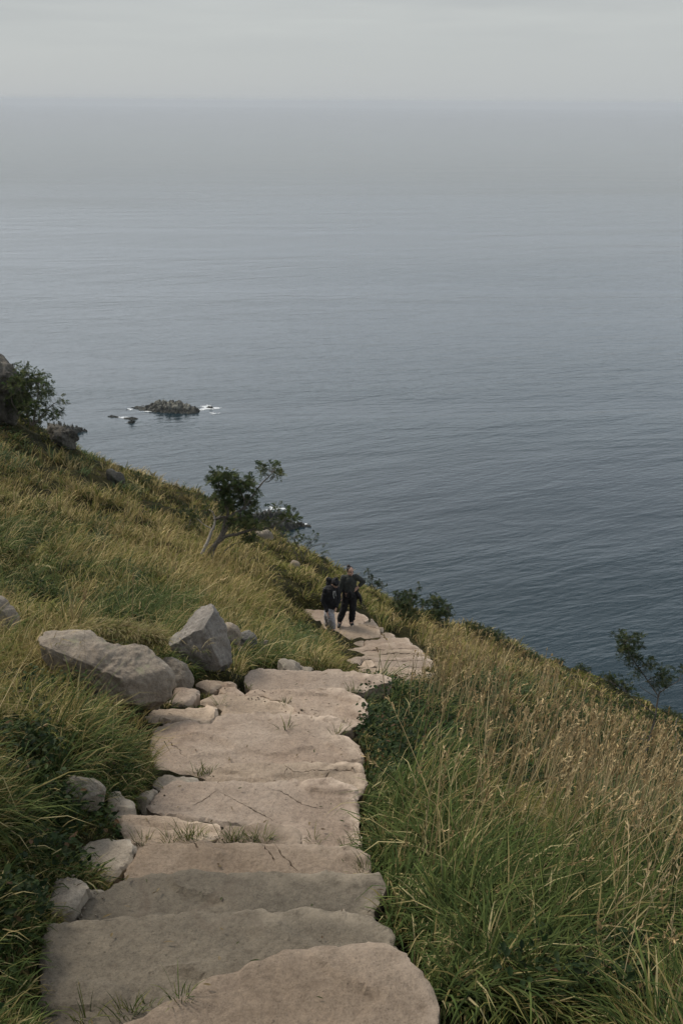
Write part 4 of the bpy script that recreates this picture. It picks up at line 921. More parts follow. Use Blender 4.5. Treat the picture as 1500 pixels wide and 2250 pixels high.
# ------------------------------------------------------------------ grasses and herbs
# patches seen on the hillside: centre and radii in photo pixels, weights by kind
KINDS = ['olive', 'dry', 'lush', 'blue', 'stalk', 'herb', 'moss']
PATCH = [
    (60, 1060, 160, 50, dict(dry=.9, olive=.5)), (90, 1010, 150, 22, dict(blue=1.6)), (230, 1080, 90, 22, dict(blue=.8, dry=.6)), (60, 930, 160, 45, dict(herb=.7, moss=1.2, olive=.4)), (250, 1020, 110, 40, dict(moss=1.2, dry=.6)),
    (330, 1120, 120, 40, dict(moss=.9, herb=.5, dry=.4)), (420, 1110, 90, 40, dict(dry=.8, moss=.8)), (150, 1130, 160, 50, dict(dry=1.3, olive=.4)), (60, 1190, 80, 45, dict(lush=1.6, herb=.5, olive=.5)), (220, 1170, 50, 30, dict(blue=.8, dry=.6)),
    (330, 1200, 110, 50, dict(dry=1.2, olive=.7)), (430, 1260, 110, 60, dict(dry=2.0)), (270, 1260, 100, 40, dict(dry=1.1, blue=.3, lush=.3)), (100, 1290, 120, 40, dict(lush=1.3, herb=.8, olive=.7)), (250, 1330, 110, 40, dict(lush=1.2, blue=.7, olive=.6)),
    (360, 1340, 60, 35, dict(lush=1.5)), (510, 1310, 90, 45, dict(dry=1.5, olive=.5)), (640, 1260, 120, 60, dict(olive=1.5, moss=1.0, dry=.3)), (760, 1290, 100, 50, dict(olive=1.6, moss=.6)), (600, 1350, 80, 40, dict(dry=1.0, olive=1.0)),
    (640, 1410, 60, 35, dict(blue=1.0, lush=1.4, olive=.5)), (730, 1420, 50, 50, dict(olive=1.6, dry=.8)), (150, 1560, 110, 90, dict(olive=1.6, dry=.9, lush=.3, herb=.8)), (60, 1480, 100, 60, dict(olive=1.4, moss=.8, dry=.8)), (260, 1600, 80, 80, dict(dry=1.7, olive=.8, lush=.6)),
    (100, 1680, 130, 70, dict(herb=1.6, dry=1.3, lush=.5, olive=.5)), (200, 1670, 50, 60, dict(lush=1.6, herb=.4)), (60, 1850, 110, 120, dict(herb=1.2, lush=1.6, olive=.8, dry=.4)), (170, 1830, 60, 50, dict(olive=1.5, lush=1.0)), (40, 2060, 100, 160, dict(herb=.5, lush=2.6, olive=.8)),
    (930, 1400, 70, 30, dict(dry=2.0)), (1050, 1440, 120, 40, dict(dry=1.7, stalk=.5, herb=.3)), (950, 1480, 70, 45, dict(dry=1.5, olive=.5, stalk=.4)), (1130, 1530, 130, 55, dict(dry=.8, stalk=.8, blue=.6, herb=.8, olive=.4)), (1000, 1600, 130, 90, dict(herb=4.0, stalk=.8, lush=.6)),
    (1200, 1650, 180, 80, dict(stalk=1.3, herb=3.0, lush=.3, dry=.2)), (860, 1540, 60, 40, dict(blue=.9, lush=1.2)), (880, 1640, 60, 70, dict(herb=1.0, lush=1.0, blue=.5)), (1370, 1680, 110, 80, dict(stalk=.6, herb=1.6, moss=.6)), (900, 1780, 100, 70, dict(lush=3.0, blue=.8)),
    (1100, 1750, 130, 50, dict(herb=1.6, stalk=.8, olive=.5)), (1130, 1850, 150, 60, dict(olive=1.2, dry=1.6, stalk=1.2, blue=.4)), (1350, 1790, 100, 50, dict(blue=2.4, stalk=.5)), (1450, 1750, 60, 60, dict(herb=1.0, stalk=1.0)), (950, 1930, 130, 80, dict(lush=3.0)),
    (1150, 1960, 120, 50, dict(olive=1.0, stalk=.5, dry=.4, lush=1.6)), (1080, 2050, 170, 80, dict(lush=3.5)), (1280, 1920, 110, 60, dict(dry=.4, olive=1.0, stalk=.6, blue=.6, lush=.6)), (1300, 2070, 110, 80, dict(lush=2.4, herb=.2, stalk=.3)), (1440, 2080, 80, 130, dict(herb=2.3, stalk=.5)),
    (1400, 1900, 110, 60, dict(blue=1.0, stalk=.6, olive=.7, herb=.8)), (1050, 2190, 150, 60, dict(herb=.2, lush=2.6)), (1250, 2200, 130, 60, dict(lush=2.2, herb=.5, stalk=.3)), (1330, 1500, 180, 50, dict(moss=3.0)), (1250, 1460, 100, 30, dict(moss=2.5)), (1480, 1620, 80, 50, dict(moss=1.8, herb=.4))]
def weights(px, py, far):
    Wt = np.zeros((len(px), len(KINDS))); Wt[:, 0] = .18; Wt[:, 1] = .05; Wt[:, 2] = .06
    for cx, cy, rx, ry, d in PATCH:
        g = np.exp(-(((px - cx) / rx) ** 2 + ((py - cy) / ry) ** 2) * 1.1)
        for k, w in d.items(): Wt[:, KINDS.index(k)] += g * w
    f = np.clip((far - 24) / 6, 0, 1); Wt[:, 4] *= 1 - f
    return Wt
PAL = {
    'olive': [(.135, .148, .042), (.180, .186, .055), (.245, .230, .085), (.090, .108, .030)],
    'dry': [(.40, .325, .175), (.32, .255, .130), (.50, .42, .25), (.23, .19, .080)],
    'lush': [(.031, .052, .015), (.047, .074, .021), (.074, .100, .031), (.108, .126, .042)],
    'blue': [(.070, .105, .052), (.098, .138, .068), (.050, .080, .044), (.14, .172, .090)],
    'stalk': [(.37, .285, .165), (.26, .195, .105), (.46, .37, .23)],
    'moss': [(.19, .195, .045), (.14, .155, .036), (.26, .24, .078), (.10, .115, .032)],
    'herb': [(.020, .040, .014), (.032, .055, .019), (.050, .072, .026), (.028, .046, .020)]}
PAL = {k: [(a_ * m_, b_ * m_, c_ * m_ * .9) for a_, b_, c_ in v] for (k, v), m_ in zip(PAL.items(), (.88, .92, .97, .92, 1.0, .84, .80))}
#           length      width   lean0 lean1   blades per tuft  spread
SPEC = {'olive': (.18, .36, .0042, .25, 2.0, 22, .055), 'dry': (.26, .50, .0030, .12, 1.4, 20, .07), 'lush': (.24, .52, .0092, .3, 2.2, 28, .045),
        'blue': (.22, .40, .0055, .3, 1.8, 24, .05), 'moss': (.07, .17, .0042, .3, 1.5, 20, .09)}
rg = np.random.RandomState(77)
def scatter(n, Y0=1.25, Y1=52, u0=-.62, u1=.72, p=0.0):
    t = rg.rand(n); Yv = np.exp(math.log(Y0) + t * (math.log(Y1) - math.log(Y0))); u = rg.uniform(u0, u1, n)
    return Yv * u, Yv
CORR2 = [(672, 1350), (700, 1340), (800, 1340), (836, 1385), (895, 1397), (945, 1440), (930, 1475), (870, 1490), (790, 1490), (778, 1450), (775, 1408), (745, 1402), (700, 1382)]
CORR = [(85, 2420), (85, 2060), (255, 1960), (300, 1870), (262, 1800), (335, 1720), (332, 1610), (480, 1565), (540, 1480), (840, 1480), (785, 1560), (783, 1620), (788, 1760), (792, 1850), (832, 1920), (858, 2060), (945, 2180), (970, 2420)]
def offstone(x, y, grow=0.0, rocks=True):
    ok = ~((np.abs(x - .0) < .95) & (y < 2.6))
    for poly, _ in PLAN:
        a = np.array(poly); m = (x > a[:, 0].min() - .1) & (x < a[:, 0].max() + .1) & (y > a[:, 1].min() - .1) & (y < a[:, 1].max() + .1)
        if m.any():
            q = inpoly(x[m], y[m], poly)
            if grow: q |= polydist(x[m], y[m], poly) < grow
            t = np.zeros(len(x), bool); t[np.where(m)[0][q]] = True; ok &= ~t
    qx, qy = proj(np.stack([x, y, gz(x, y)], -1)); ok &= ~(inpoly(qx, qy, CORR) & (y < 9.2)); ok &= ~(inpoly(qx, qy, CORR2) & (y >= 9.2) & (y < 26))
    if rocks:
        for c, e in ROCKPLAN: ok &= (((x - c[0]) / e[0]) ** 2 + ((y - c[1]) / e[1]) ** 2) > .75
    return ok
def blades(name, label, P0, az, Ln, Wd, l0, l1, col, seg=4, tipc=None, curlp=1.4):
    n = len(P0); T = np.linspace(0, 1, seg + 1)
    Pp = P0.copy(); rows = []; hd = np.stack([np.cos(az), np.sin(az), np.zeros(n)], -1)
    tw = az + rg.uniform(-1.2, 1.2, n) + math.pi / 2; sd2 = np.stack([np.cos(tw), np.sin(tw), np.zeros(n)], -1)
    prev = 0
    for k, t in enumerate(T):
        if k:
            th = l0 + (l1 - l0) * ((t + prev) / 2) ** curlp
            Pp = Pp + (hd * np.sin(th)[:, None] + np.array([0, 0, 1.]) * np.cos(th)[:, None]) * (Ln * (t - prev))[:, None]
        w = (Wd * (.75 + .5 * t) * (1 - t ** 2.5) + Wd * .06) * .5
        rows.append(Pp - sd2 * w[:, None]); rows.append(Pp + sd2 * w[:, None]); prev = t
    V = np.stack(rows, 1).reshape(-1, 3); m = 2 * (seg + 1)
    q = np.array([[2 * k, 2 * k + 1, 2 * k + 3, 2 * k + 2] for k in range(seg)])
    F = (np.arange(n)[:, None, None] * m + q[None]).reshape(-1, 4)
    cc = np.repeat(col[:, None, :], m, 1)
    if tipc is not None:
        tt = np.repeat(T, 2)[None, :, None] ** 2; cc = cc * (1 - tt * .6) + tipc[:, None, :] * tt * .6
    o = link(name, npmesh(name, V, F, cc.reshape(-1, 3)), M_VEG, smooth=False)
    tag(o, label, None, None, 'stuff'); return Pp
def lod(P): return np.linalg.norm(P - np.array([0, 0, H]), axis=1)
NT = 29000
x, y = scatter(NT)
ok = offstone(x, y, .0); x, y = x[ok], y[ok]
z = gz(x, y); Pt = np.stack([x, y, z], -1)
px, py = proj(Pt)
vis = (px > -250) & (px < 1750) & (py > 700) & (py < 2600); Pt = Pt[vis]; px, py = px[vis], py[vis]
# clumping: every kind holds its own patches
Wt = weights(px + 14 * rg.normal(size=len(px)), py + 10 * rg.normal(size=len(px)), Pt[:, 1])
for k in range(len(KINDS)):
    Wt[:, k] *= np.exp(1.3 * fbm2(Pt[:, 0], Pt[:, 1], .9, 3, 11.3 * k + 2) + 1.7 * fbm2(Pt[:, 0], Pt[:, 1], 2.4, 2, 7 * k + 1))
rt_ = (px > 930) & (py > 1480); Wt[rt_, 1] *= .4; Wt[~rt_ & (px < 760), 1] *= .8; Wt = Wt ** 1.5
cum = np.cumsum(Wt, 1); cum /= cum[:, -1:]
kd = (rg.rand(len(Pt), 1) > cum).sum(1)
WIND = R(12)
LBL = {'olive': 'olive green grass over the hillside', 'dry': 'golden dry grass on the hillside', 'lush': 'long dark green arching grass', 'blue': 'blue green grass clumps', 'moss': 'short yellow green turf on the far slopes'}
for ki, kn in enumerate(KINDS):
    if kn in ('stalk', 'herb'): continue
    La, Lb, wd, l0, l1, nb, spr = SPEC[kn]
    S = Pt[kd == ki]
    if kn == 'moss': pass
    n = len(S); cnt = nb
    dist = lod(S)
    hsc = (1 + .35 * fbm2(S[:, 0], S[:, 1], 1.7, 2, 3 + ki)) * rg.uniform(.75, 1.2, n)
    edge = np.ones(n)
    # shorter where it meets the stones
    for poly, _ in PLAN:
        a = np.array(poly); m = (S[:, 0] > a[:, 0].min() - .5) & (S[:, 0] < a[:, 0].max() + .5) & (S[:, 1] > a[:, 1].min() - .5) & (S[:, 1] < a[:, 1].max() + .5)
        if m.any(): d = polydist(S[m, 0], S[m, 1], poly); edge[m] = np.minimum(edge[m], .36 + .64 * np.clip(d / .32, 0, 1))
    for c, e in ROCKPLAN:
        dd = np.hypot(S[:, 0] - c[0], S[:, 1] - c[1]) - max(e[0], e[1]); fr = (S[:, 1] < c[1]); edge *= np.where(fr & (dd < .5), .55, 1)
    qx, qy = proj(S)
    edge *= np.where((S[:, 1] > 8.5) & (S[:, 1] < 16) & (qx > 700) & (qx < 960) & (qy > 1430), .45, 1) * np.where((S[:, 1] > 15) & (S[:, 1] < 23) & (qx > 600) & (qx < 800), .55, 1)
    edge *= np.where((qx < 320) & (qy > 1850), .6, 1)
    sc = np.clip(dist / 9, .8, 2.4)                     # wider tufts farther off, where they stand for more ground
    ctr = np.repeat(S, cnt, 0); N_ = len(ctr); dist_b = np.repeat(dist, cnt)
    a = rg.uniform(0, 2 * math.pi, N_); r = np.repeat(spr * sc, cnt) * np.sqrt(rg.rand(N_)) * 1.2
    X0 = ctr[:, 0] + r * np.cos(a); Y0 = ctr[:, 1] + r * np.sin(a)
    k2 = offstone(X0, Y0, 0.0); X0, Y0, a, ctr, dist_b, r = X0[k2], Y0[k2], a[k2], ctr[k2], dist_b[k2], r[k2]
    rep = np.repeat(np.arange(n), cnt)[k2]; N_ = len(X0)
    P0 = np.stack([X0, Y0, gz(X0, Y0) - .02], -1)
    # a grass tuft stands lower where boulders are close
    # the tuft leans with the wind and the slope
    az = np.arctan2(np.sin(a) + 1.0 * math.sin(WIND) - .25, np.cos(a) + .75 + 1.1 * fbm2(X0, Y0, 1.1, 2, 4)) + rg.normal(0, .35, N_)
    Ln = rg.uniform(La, Lb, N_) * (hsc * edge)[rep] * rg.uniform(.6, 1.2, N_)
    Wd = np.maximum(wd * rg.uniform(.7, 1.2, N_), dist_b * .00085 * rg.uniform(.7, 1.2, N_))
    droop = l1 * rg.uniform(.5, 1.25, N_) * (.6 + .5 * (hsc[rep]))
    pal = np.array(PAL[kn]); tc_ = pal[rg.randint(len(pal), size=n)] * rg.uniform(.30, 1.45, (n, 1))
    col = tc_[rep] * .5 + pal[rg.randint(len(pal), size=N_)] * .5; col *= rg.uniform(.75, 1.25, (N_, 1))
    deadm = rg.rand(N_) < {'olive': .30, 'lush': .16, 'blue': .10, 'dry': 0, 'moss': .15}[kn]
    col[deadm] = np.array(PAL['dry'])[rg.randint(4, size=deadm.sum())] * .8
    gm = rg.rand(N_) < (.3 if kn == 'dry' else 0); col[gm] = np.array(PAL['olive'])[rg.randint(4, size=gm.sum())]
    tip = col * np.array([1.15, 1.22, 1.0] if kn in ('lush', 'blue') else [1.45, 1.3, 1.05])
    blades({'olive': 'meadow_grass', 'dry': 'dry_grass', 'lush': 'arching_grass', 'blue': 'blue_green_grass', 'moss': 'short_turf'}[kn], LBL[kn], P0, az, Ln, Wd, l0 * rg.uniform(.3, 1.8, N_), droop, col, 4 if kn in ('lush', 'blue') else 3, tip)
# ---- tall stalks with seed heads
S = Pt[(kd == 4)]; S = S[S[:, 1] < 24]
extra_st = Pt[(kd == 1) & (rg.rand(len(Pt)) < .05) & (Pt[:, 1] < 24)]
hx_, hy_ = proj(Pt); more_ = Pt[(kd != 4) & (hx_ > 900) & (hy_ > 1420) & (hy_ < 2000) & (rg.rand(len(Pt)) < .15) & (Pt[:, 1] < 24)]
S = np.concatenate([S, extra_st, more_])
cnt = 3; c_ = np.repeat(S, cnt, 0); N_ = len(c_)
X0 = c_[:, 0] + rg.normal(0, .10, N_); Y0 = c_[:, 1] + rg.normal(0, .10, N_); k2 = offstone(X0, Y0, .05); X0, Y0 = X0[k2], Y0[k2]; N_ = len(X0)
P0 = np.stack([X0, Y0, gz(X0, Y0) - .02], -1); D_ = lod(P0)
thick_ = fbm2(X0, Y0, .8, 2, 9.9)
qx, qy = proj(P0)
keep = ~((qx > 640) & (qx < 830) & (P0[:, 1] > 5) & (P0[:, 1] < 22)) & (rg.rand(N_) < np.clip(.45 + .8 * thick_, .05, 1) * .75); P0, D_, X0, Y0 = P0[keep], D_[keep], X0[keep], Y0[keep]; N_ = len(P0)
fallen = rg.rand(N_) < np.where(D_ < 6, .35, .10)
az = WIND + rg.normal(0, 1.0, N_) + np.where(fallen, 0, 0)
Ln = rg.uniform(.50, 1.0, N_) * np.where(D_ < 4.5, .8, 1)
Wd = np.maximum(.0032, D_ * .0008)
pal = np.array(PAL['stalk']); col = pal[rg.randint(3, size=N_)] * rg.uniform(.6, 1.2, (N_, 1))
l0 = np.where(fallen, rg.uniform(.4, 1.0, N_), rg.uniform(.0, .14, N_)); l1 = np.where(fallen, rg.uniform(.9, 1.5, N_), rg.uniform(.1, .55, N_))
tips = blades('tall_stalks', 'tall dry stalks of last summer', P0, az, Ln, Wd, l0, l1, col, 4, None)
hl = rg.uniform(.05, .11, N_); th = l1
dv = np.stack([np.cos(az) * np.sin(th), np.sin(az) * np.sin(th), np.cos(th)], -1)
Cc, Dd, Nn, Ls, Ws, Co = [], [], [], [], [], []
for k in range(9):                              # spikelets up the head
    f = k / 9
    Cc.append(tips - dv * (hl * (1 - f))[:, None]); Dd.append(unit(dv + rg.normal(size=(N_, 3)) * .38)); Nn.append(rg.normal(size=(N_, 3)))
    Ls.append(np.maximum(.020, hl * .32)); Ws.append(np.maximum(.0058 * (1.2 - f * .5), D_ * .0013)); Co.append(col * np.array([1.25, 1.2, 1.2]) * rg.uniform(.75, 1.2, (N_, 1)))
V, F, Cv = leafmesh(*[np.concatenate(q) for q in (Cc, Dd, Nn, Ls, Ws, Co)])
tag(link('seed_heads', npmesh('seed_heads', V, F, Cv), M_VEG, smooth=False), 'tan seed heads topping the dry stalks', None, None, 'stuff')
# ---- leafy herbs
S = Pt[(kd == 5)]; n = len(S); Ds = lod(S)
cnt = 34; c_ = np.repeat(S, cnt, 0); N_ = len(c_); Dr = np.repeat(Ds, cnt)
sc = np.clip(Dr / 7, .55, 2.2)
hh = rg.rand(N_) ** .8
X0 = c_[:, 0] + rg.normal(0, .075, N_) * sc; Y0 = c_[:, 1] + rg.normal(0, .075, N_) * sc
k2 = offstone(X0, Y0, .03); X0, Y0, Dr, hh = X0[k2], Y0[k2], Dr[k2], hh[k2]; N_ = len(X0)
P0 = np.stack([X0, Y0, gz(X0, Y0) + hh * (.16 + .16 * np.clip(fbm2(X0, Y0, 2.0, 2, 31) + .4, 0, 1))], -1)
pal = np.array(PAL['herb']); col = pal[rg.randint(4, size=N_)] * rg.uniform(.6, 1.6, (N_, 1)); rd = rg.rand(N_) < .05; col[rd] = (.10, .06, .03)
ls = np.maximum(rg.uniform(.018, .050, N_), Dr * .0022)
V, F, Cv = leafmesh(P0, unit(rg.normal(size=(N_, 3)) * np.array([1, 1, .45])), unit(rg.normal(size=(N_, 3)) * .5 + np.array([0, 0, 1.])), ls, ls * .55, col)
tag(link('leafy_undergrowth', npmesh('leafy_undergrowth', V, F, Cv), M_LEAF, smooth=False), 'dark leafy undergrowth between the grasses', None, None, 'stuff')
print('herb leaves', N_, 'stalks', len(tips))

# ---- tufts rooted in the joints between slabs
def onstone(px, py):
    best = None
    for s in SL:
        if inpoly(np.array([px]), np.array([py]), s['px'])[0]:
            if best is None or s['z'] > best: best = s['z']
    return PZ(px, py, best) if best is not None else PY(px, py, hit(px, py))
G = [Z3([(480, 150), (570, 150), (612, 140), (632, 140), (655, 135), (760, 142), (775, 143), (830, 144), (865, 144), (1190, 240), (1205, 236), (420, 712), (440, 705), (405, 722), (488, 692), (600, 645), (590, 655), (260, 735), (285, 728), (330, 262), (345, 275), (300, 250), (262, 372), (250, 380), (1240, 382)]),
     Z5([(330, 748), (365, 748), (385, 760), (400, 745), (825, 372), (815, 372), (372, 306), (395, 300), (340, 330), (455, 372), (452, 400), (440, 430), (395, 462), (590, 258), (612, 276), (575, 248), (1100, 518), (1125, 522), (1150, 528), (1185, 300), (1200, 302), (30, 1140), (190, 1118), (175, 1125), (262, 1108), (285, 1104), (318, 1104), (345, 1106), (385, 1106),
         (500, 1110), (545, 1112), (565, 1114), (615, 1116), (680, 1114), (720, 1114), (975, 1110), (1140, 1135), (20, 935), (48, 945), (80, 965), (95, 480), (150, 466), (1240, 1110), (1225, 1118), (-30, 470), (60, 475), (1120, 182), (822, 494)])]
G = [q for l in G for q in l]
base = np.array([tuple(onstone(a, b)) for a, b in G]); wt = rg.uniform(.5, 1.3, len(G)); cnt = 16
ctr = np.repeat(base, cnt, 0); N_ = len(ctr); a = rg.uniform(0, 6.283, N_)
P0 = ctr + np.stack([np.cos(a) * .03, np.sin(a) * .02, np.full(N_, -.03)], -1) * rg.uniform(.3, 1.4, (N_, 1))
col = np.array(PAL['lush'])[rg.randint(4, size=N_)] * rg.uniform(.8, 1.5, (N_, 1)); ol_ = rg.rand(N_) < .35; col[ol_] = np.array(PAL['olive'])[rg.randint(4, size=ol_.sum())]
D_ = lod(P0)
blades('joint_grass', 'small green tufts rooted in the joints between slabs', P0, a, rg.uniform(.05, .13, N_) * np.repeat(wt, cnt), np.maximum(.004, D_ * .0007), rg.uniform(.1, .5, N_), rg.uniform(.6, 1.6, N_), col, 3, col * 1.4)
# ---- the cap of dry turf on the shoulder of the long boulder
cx = rg.normal(0, 1, 260) * 42 + 262; cy = 1388 + (cx - 262) * .13 + rg.normal(0, 7, 260)
base = np.array([tuple(PY(a_, b_, 7.35 + .1 * rg.rand())) for a_, b_ in zip(cx, cy)]); cnt = 18; ctr = np.repeat(base, cnt, 0); N_ = len(ctr); a = rg.uniform(0, 6.283, N_)
P0 = ctr + np.stack([np.cos(a) * .04, np.sin(a) * .04, np.full(N_, -.06)], -1)
col = np.array(PAL['dry'])[rg.randint(4, size=N_)] * .75; ol_ = rg.rand(N_) < .35; col[ol_] = np.array(PAL['olive'])[rg.randint(4, size=ol_.sum())]
blades('turf_cap', 'cap of dry turf hanging over the shoulder of the long boulder', P0, np.arctan2(np.sin(a) - .8, np.cos(a) + .6), rg.uniform(.10, .20, N_), np.full(N_, .006), rg.uniform(.2, .7, N_), rg.uniform(1.6, 2.6, N_), col, 3, col * 1.3)

# ---- crumbs of rock and earth gathered along the joints and edges
tri = []; cen = []
for s in SL:
    poly = np.array(s['poly']); n = len(poly); per = np.linalg.norm(np.roll(poly, -1, 0) - poly, axis=1); k = int(per.sum() * (34 if s['z'] > -6 else 12))
    for i in rg.choice(n, k, p=per / per.sum()):
        a_, b_ = poly[i], poly[(i + 1) % n]; t = rg.rand(); p = a_ + (b_ - a_) * t; d_ = b_ - a_; nn_ = np.array([d_[1], -d_[0]]) / (np.linalg.norm(d_) + 1e-9)
        sg = 1 if not inpoly(np.array([p[0] + nn_[0] * .01]), np.array([p[1] + nn_[1] * .01]), s['poly'])[0] else -1
        p = p + nn_ * sg * abs(rg.normal(0, .035)) + nn_ * sg * .012
        zt = float(gz(p[0], p[1])); 
        for q in SL:
            if q is not s and inpoly(np.array([p[0]]), np.array([p[1]]), q['poly'])[0]: zt = max(zt, q['z'] + H)
        if zt < s['z'] + H + .06: cen.append((p[0], p[1], zt))
cen = np.array(cen); N_ = len(cen); r = rg.uniform(.003, .009, N_) * np.where(rg.rand(N_) < .12, 2.0, 1)
oct_ = np.array([(1, 0, 0), (0, 1, 0), (-1, 0, 0), (0, -1, 0), (0, 0, .7), (0, 0, -.7)])
V = cen[:, None, :] + oct_[None] * r[:, None, None] * rg.uniform(.5, 1.3, (N_, 6, 3)) + rg.normal(size=(N_, 6, 3)) * (r * .2)[:, None, None]
F = np.array([(0, 1, 4), (1, 2, 4), (2, 3, 4), (3, 0, 4), (1, 0, 5), (2, 1, 5), (3, 2, 5), (0, 3, 5)])
F = (np.arange(N_)[:, None, None] * 6 + F[None]).reshape(-1, 3)
col = np.array([(.20, .165, .125), (.10, .08, .055), (.06, .045, .03), (.28, .24, .19)])[rg.randint(4, size=N_)]
tag(link('grit', npmesh('grit', V.reshape(-1, 3), F, np.repeat(col, 6, 0)), M_VEG, smooth=False), 'crumbs of earth and rock lying along the joints', None, None, 'stuff')
# ---- fallen blades and dead leaves on the treads
cen = []
for s in SL:
    if s['z'] < -6: continue
    poly = np.array(s['poly']); lo = poly.min(0); hi = poly.max(0); k = int((hi - lo).prod() * 26)
    q = lo + rg.rand(k, 2) * (hi - lo); m = inpoly(q[:, 0], q[:, 1], s['poly']); q = q[m]
    for t_ in SL:
        if t_['z'] > s['z']: q = q[~inpoly(q[:, 0], q[:, 1], t_['poly'])]
    for p in q: cen.append((p[0], p[1], s['z'] + H + .012))
cen = np.array(cen); N_ = len(cen)
V, F, Cv = leafmesh(cen, unit(rg.normal(size=(N_, 3)) * np.array([1, 1, .08])), np.tile([0, 0, 1.], (N_, 1)), rg.uniform(.012, .045, N_), rg.uniform(.003, .012, N_), np.array([(.09, .06, .035), (.16, .12, .06), (.06, .07, .03), (.22, .17, .10)])[rg.randint(4, size=N_)])
tag(link('dead_leaves', npmesh('dead_leaves', V, F, Cv), M_VEG, smooth=False), 'scattered bits of dead grass and leaf on the treads', None, None, 'stuff')
# ------------------------------------------------------------------ people
def blob_mesh(name, caps, ells=(), voxel=.01, smooth=6, fold=0.0, seed=0):
    bm = bmesh.new()
    for p0, p1, r0, r1 in caps:
        p0 = Vector(p0); p1 = Vector(p1); d = p1 - p0; L_ = d.length
        n = max(2, int(L_ / max(.006, .35 * min(r0, r1))) + 1)
        rot = d.to_track_quat('Z', 'Y').to_matrix().to_4x4() if L_ > 1e-6 else Matrix()
        bmesh.ops.create_cone(bm, cap_ends=True, segments=20, radius1=r0, radius2=r1, depth=L_, matrix=Matrix.Translation((p0 + p1) / 2) @ rot)
        for p, r in ((p0, r0), (p1, r1)):
            bmesh.ops.create_icosphere(bm, subdivisions=3, radius=r, matrix=Matrix.Translation(p))
    for c, rad, eul in ells:
        m = Matrix.Translation(c) @ Matrix.Rotation(eul[2], 4, 'Z') @ Matrix.Rotation(eul[1], 4, 'Y') @ Matrix.Rotation(eul[0], 4, 'X') @ Matrix.Diagonal((*rad, 1))
        bmesh.ops.create_icosphere(bm, subdivisions=3, radius=1, matrix=m)
    me = bpy.data.meshes.new(name + '_raw'); bm.to_mesh(me); bm.free()
    o = bpy.data.objects.new('tmp', me); C.objects.link(o)
    rm = o.modifiers.new('r', 'REMESH'); rm.mode = 'VOXEL'; rm.voxel_size = voxel
    s_ = o.modifiers.new('s', 'SMOOTH'); s_.iterations = smooth; s_.factor = .5
    dg = bpy.context.evaluated_depsgraph_get(); ev = o.evaluated_get(dg); out = bpy.data.meshes.new_from_object(ev)
    bpy.data.objects.remove(o); bpy.data.meshes.remove(me); out.name = name
    if fold:
        n = len(out.vertices); v = np.empty(n * 3); out.vertices.foreach_get('co', v); v = v.reshape(-1, 3)
        nn = np.empty(n * 3); out.vertices.foreach_get('normal', nn); nn = nn.reshape(-1, 3)
        q = v * np.array([9, 9, 22]) + seed
        v += nn * (fold * (fbm(q, 3) + .5 * np.tanh(4 * fbm(v * np.array([14, 14, 40]) + seed + 5, 2))))[:, None]
        out.vertices.foreach_set('co', v.ravel()); out.update()
    return out
def hand(p, d, side, palm_n, curl=.5, r=.0085):
    """palm and five fingers; d = direction of the fingers, palm_n = palm normal, side = thumb side"""
    d = Vector(d).normalized(); nrm = Vector(palm_n).normalized(); s = d.cross(nrm).normalized() * side; nrm = s.cross(d).normalized() * (1 if side > 0 else -1)
    p = Vector(p); caps = []; e = p + d * .085
    for k, L_ in enumerate((.070, .078, .073, .058)):
        off = s * (.030 - .020 * k); a = p + off * .6 + d * .02; b = e + off
        caps.append((a, b, .014, .0105))
        q = b; dd = d.copy(); ang = 0
        for j, f in enumerate((.45, .32, .23)):
            ang += curl * (.75 + .1 * k) * (.7 if j == 0 else 1)
            v = (d * math.cos(ang) + Vector(palm_n).normalized() * math.sin(ang)).normalized(); q2 = q + v * L_ * f
            caps.append((q, q2, r * (1.05 - .12 * j), r * (.95 - .14 * j))); q = q2
    t0 = p + d * .025 + s * .022; t1 = t0 + (d * .6 + s * .8).normalized() * .038; t2 = t1 + (d * .9 + s * .25 + Vector(palm_n).normalized() * .4).normalized() * .03
    caps += [(t0, t1, .013, .011), (t1, t2, .010, .0085)]
    return caps
M_SKIN = plain('skin', (.50, .31, .23), .55, noise=.08); M_HAIR = plain('dark_hair', (.018, .012, .010), .5, scale=200)
M_BLACK = plain('black_cloth', (.010, .010, .012), .85); M_SWEAT = plain('charcoal_knit', (.040, .044, .039), .95, scale=120, noise=.4)
M_TROUS = plain('black_trousers', (.009, .009, .010), .9); M_GREYT = plain('grey_sweatpants', (.36, .35, .36), .95, scale=90, noise=.15)
M_BOOT = plain('dark_boot', (.028, .027, .026), .6); M_CORD = plain('pale_cord', (.62, .62, .60), .7); M_LIPS = plain('lips', (.28, .09, .08), .5); M_EYE = plain('dark_eye', (.02, .015, .012), .3)
M_TEETH = plain('teeth', (.7, .68, .62), .4)
def sph(name, c, rad, mat, par, rot=(0, 0, 0), n=3):
    bm = bmesh.new(); bmesh.ops.create_icosphere(bm, subdivisions=n, radius=1, matrix=Matrix.Translation(c) @ Matrix.Rotation(rot[2], 4, 'Z') @ Matrix.Rotation(rot[1], 4, 'Y') @ Matrix.Rotation(rot[0], 4, 'X') @ Matrix.Diagonal((*rad, 1)))
    me = bpy.data.meshes.new(name); bm.to_mesh(me); bm.free()
    return child(name, me, mat, par)
def child(name, me, mat, par):
    o = bpy.data.objects.new(name, me); C.objects.link(o); me.materials.append(mat)
    me.polygons.foreach_set('use_smooth', np.ones(len(me.polygons), bool)); o.parent = par; return o
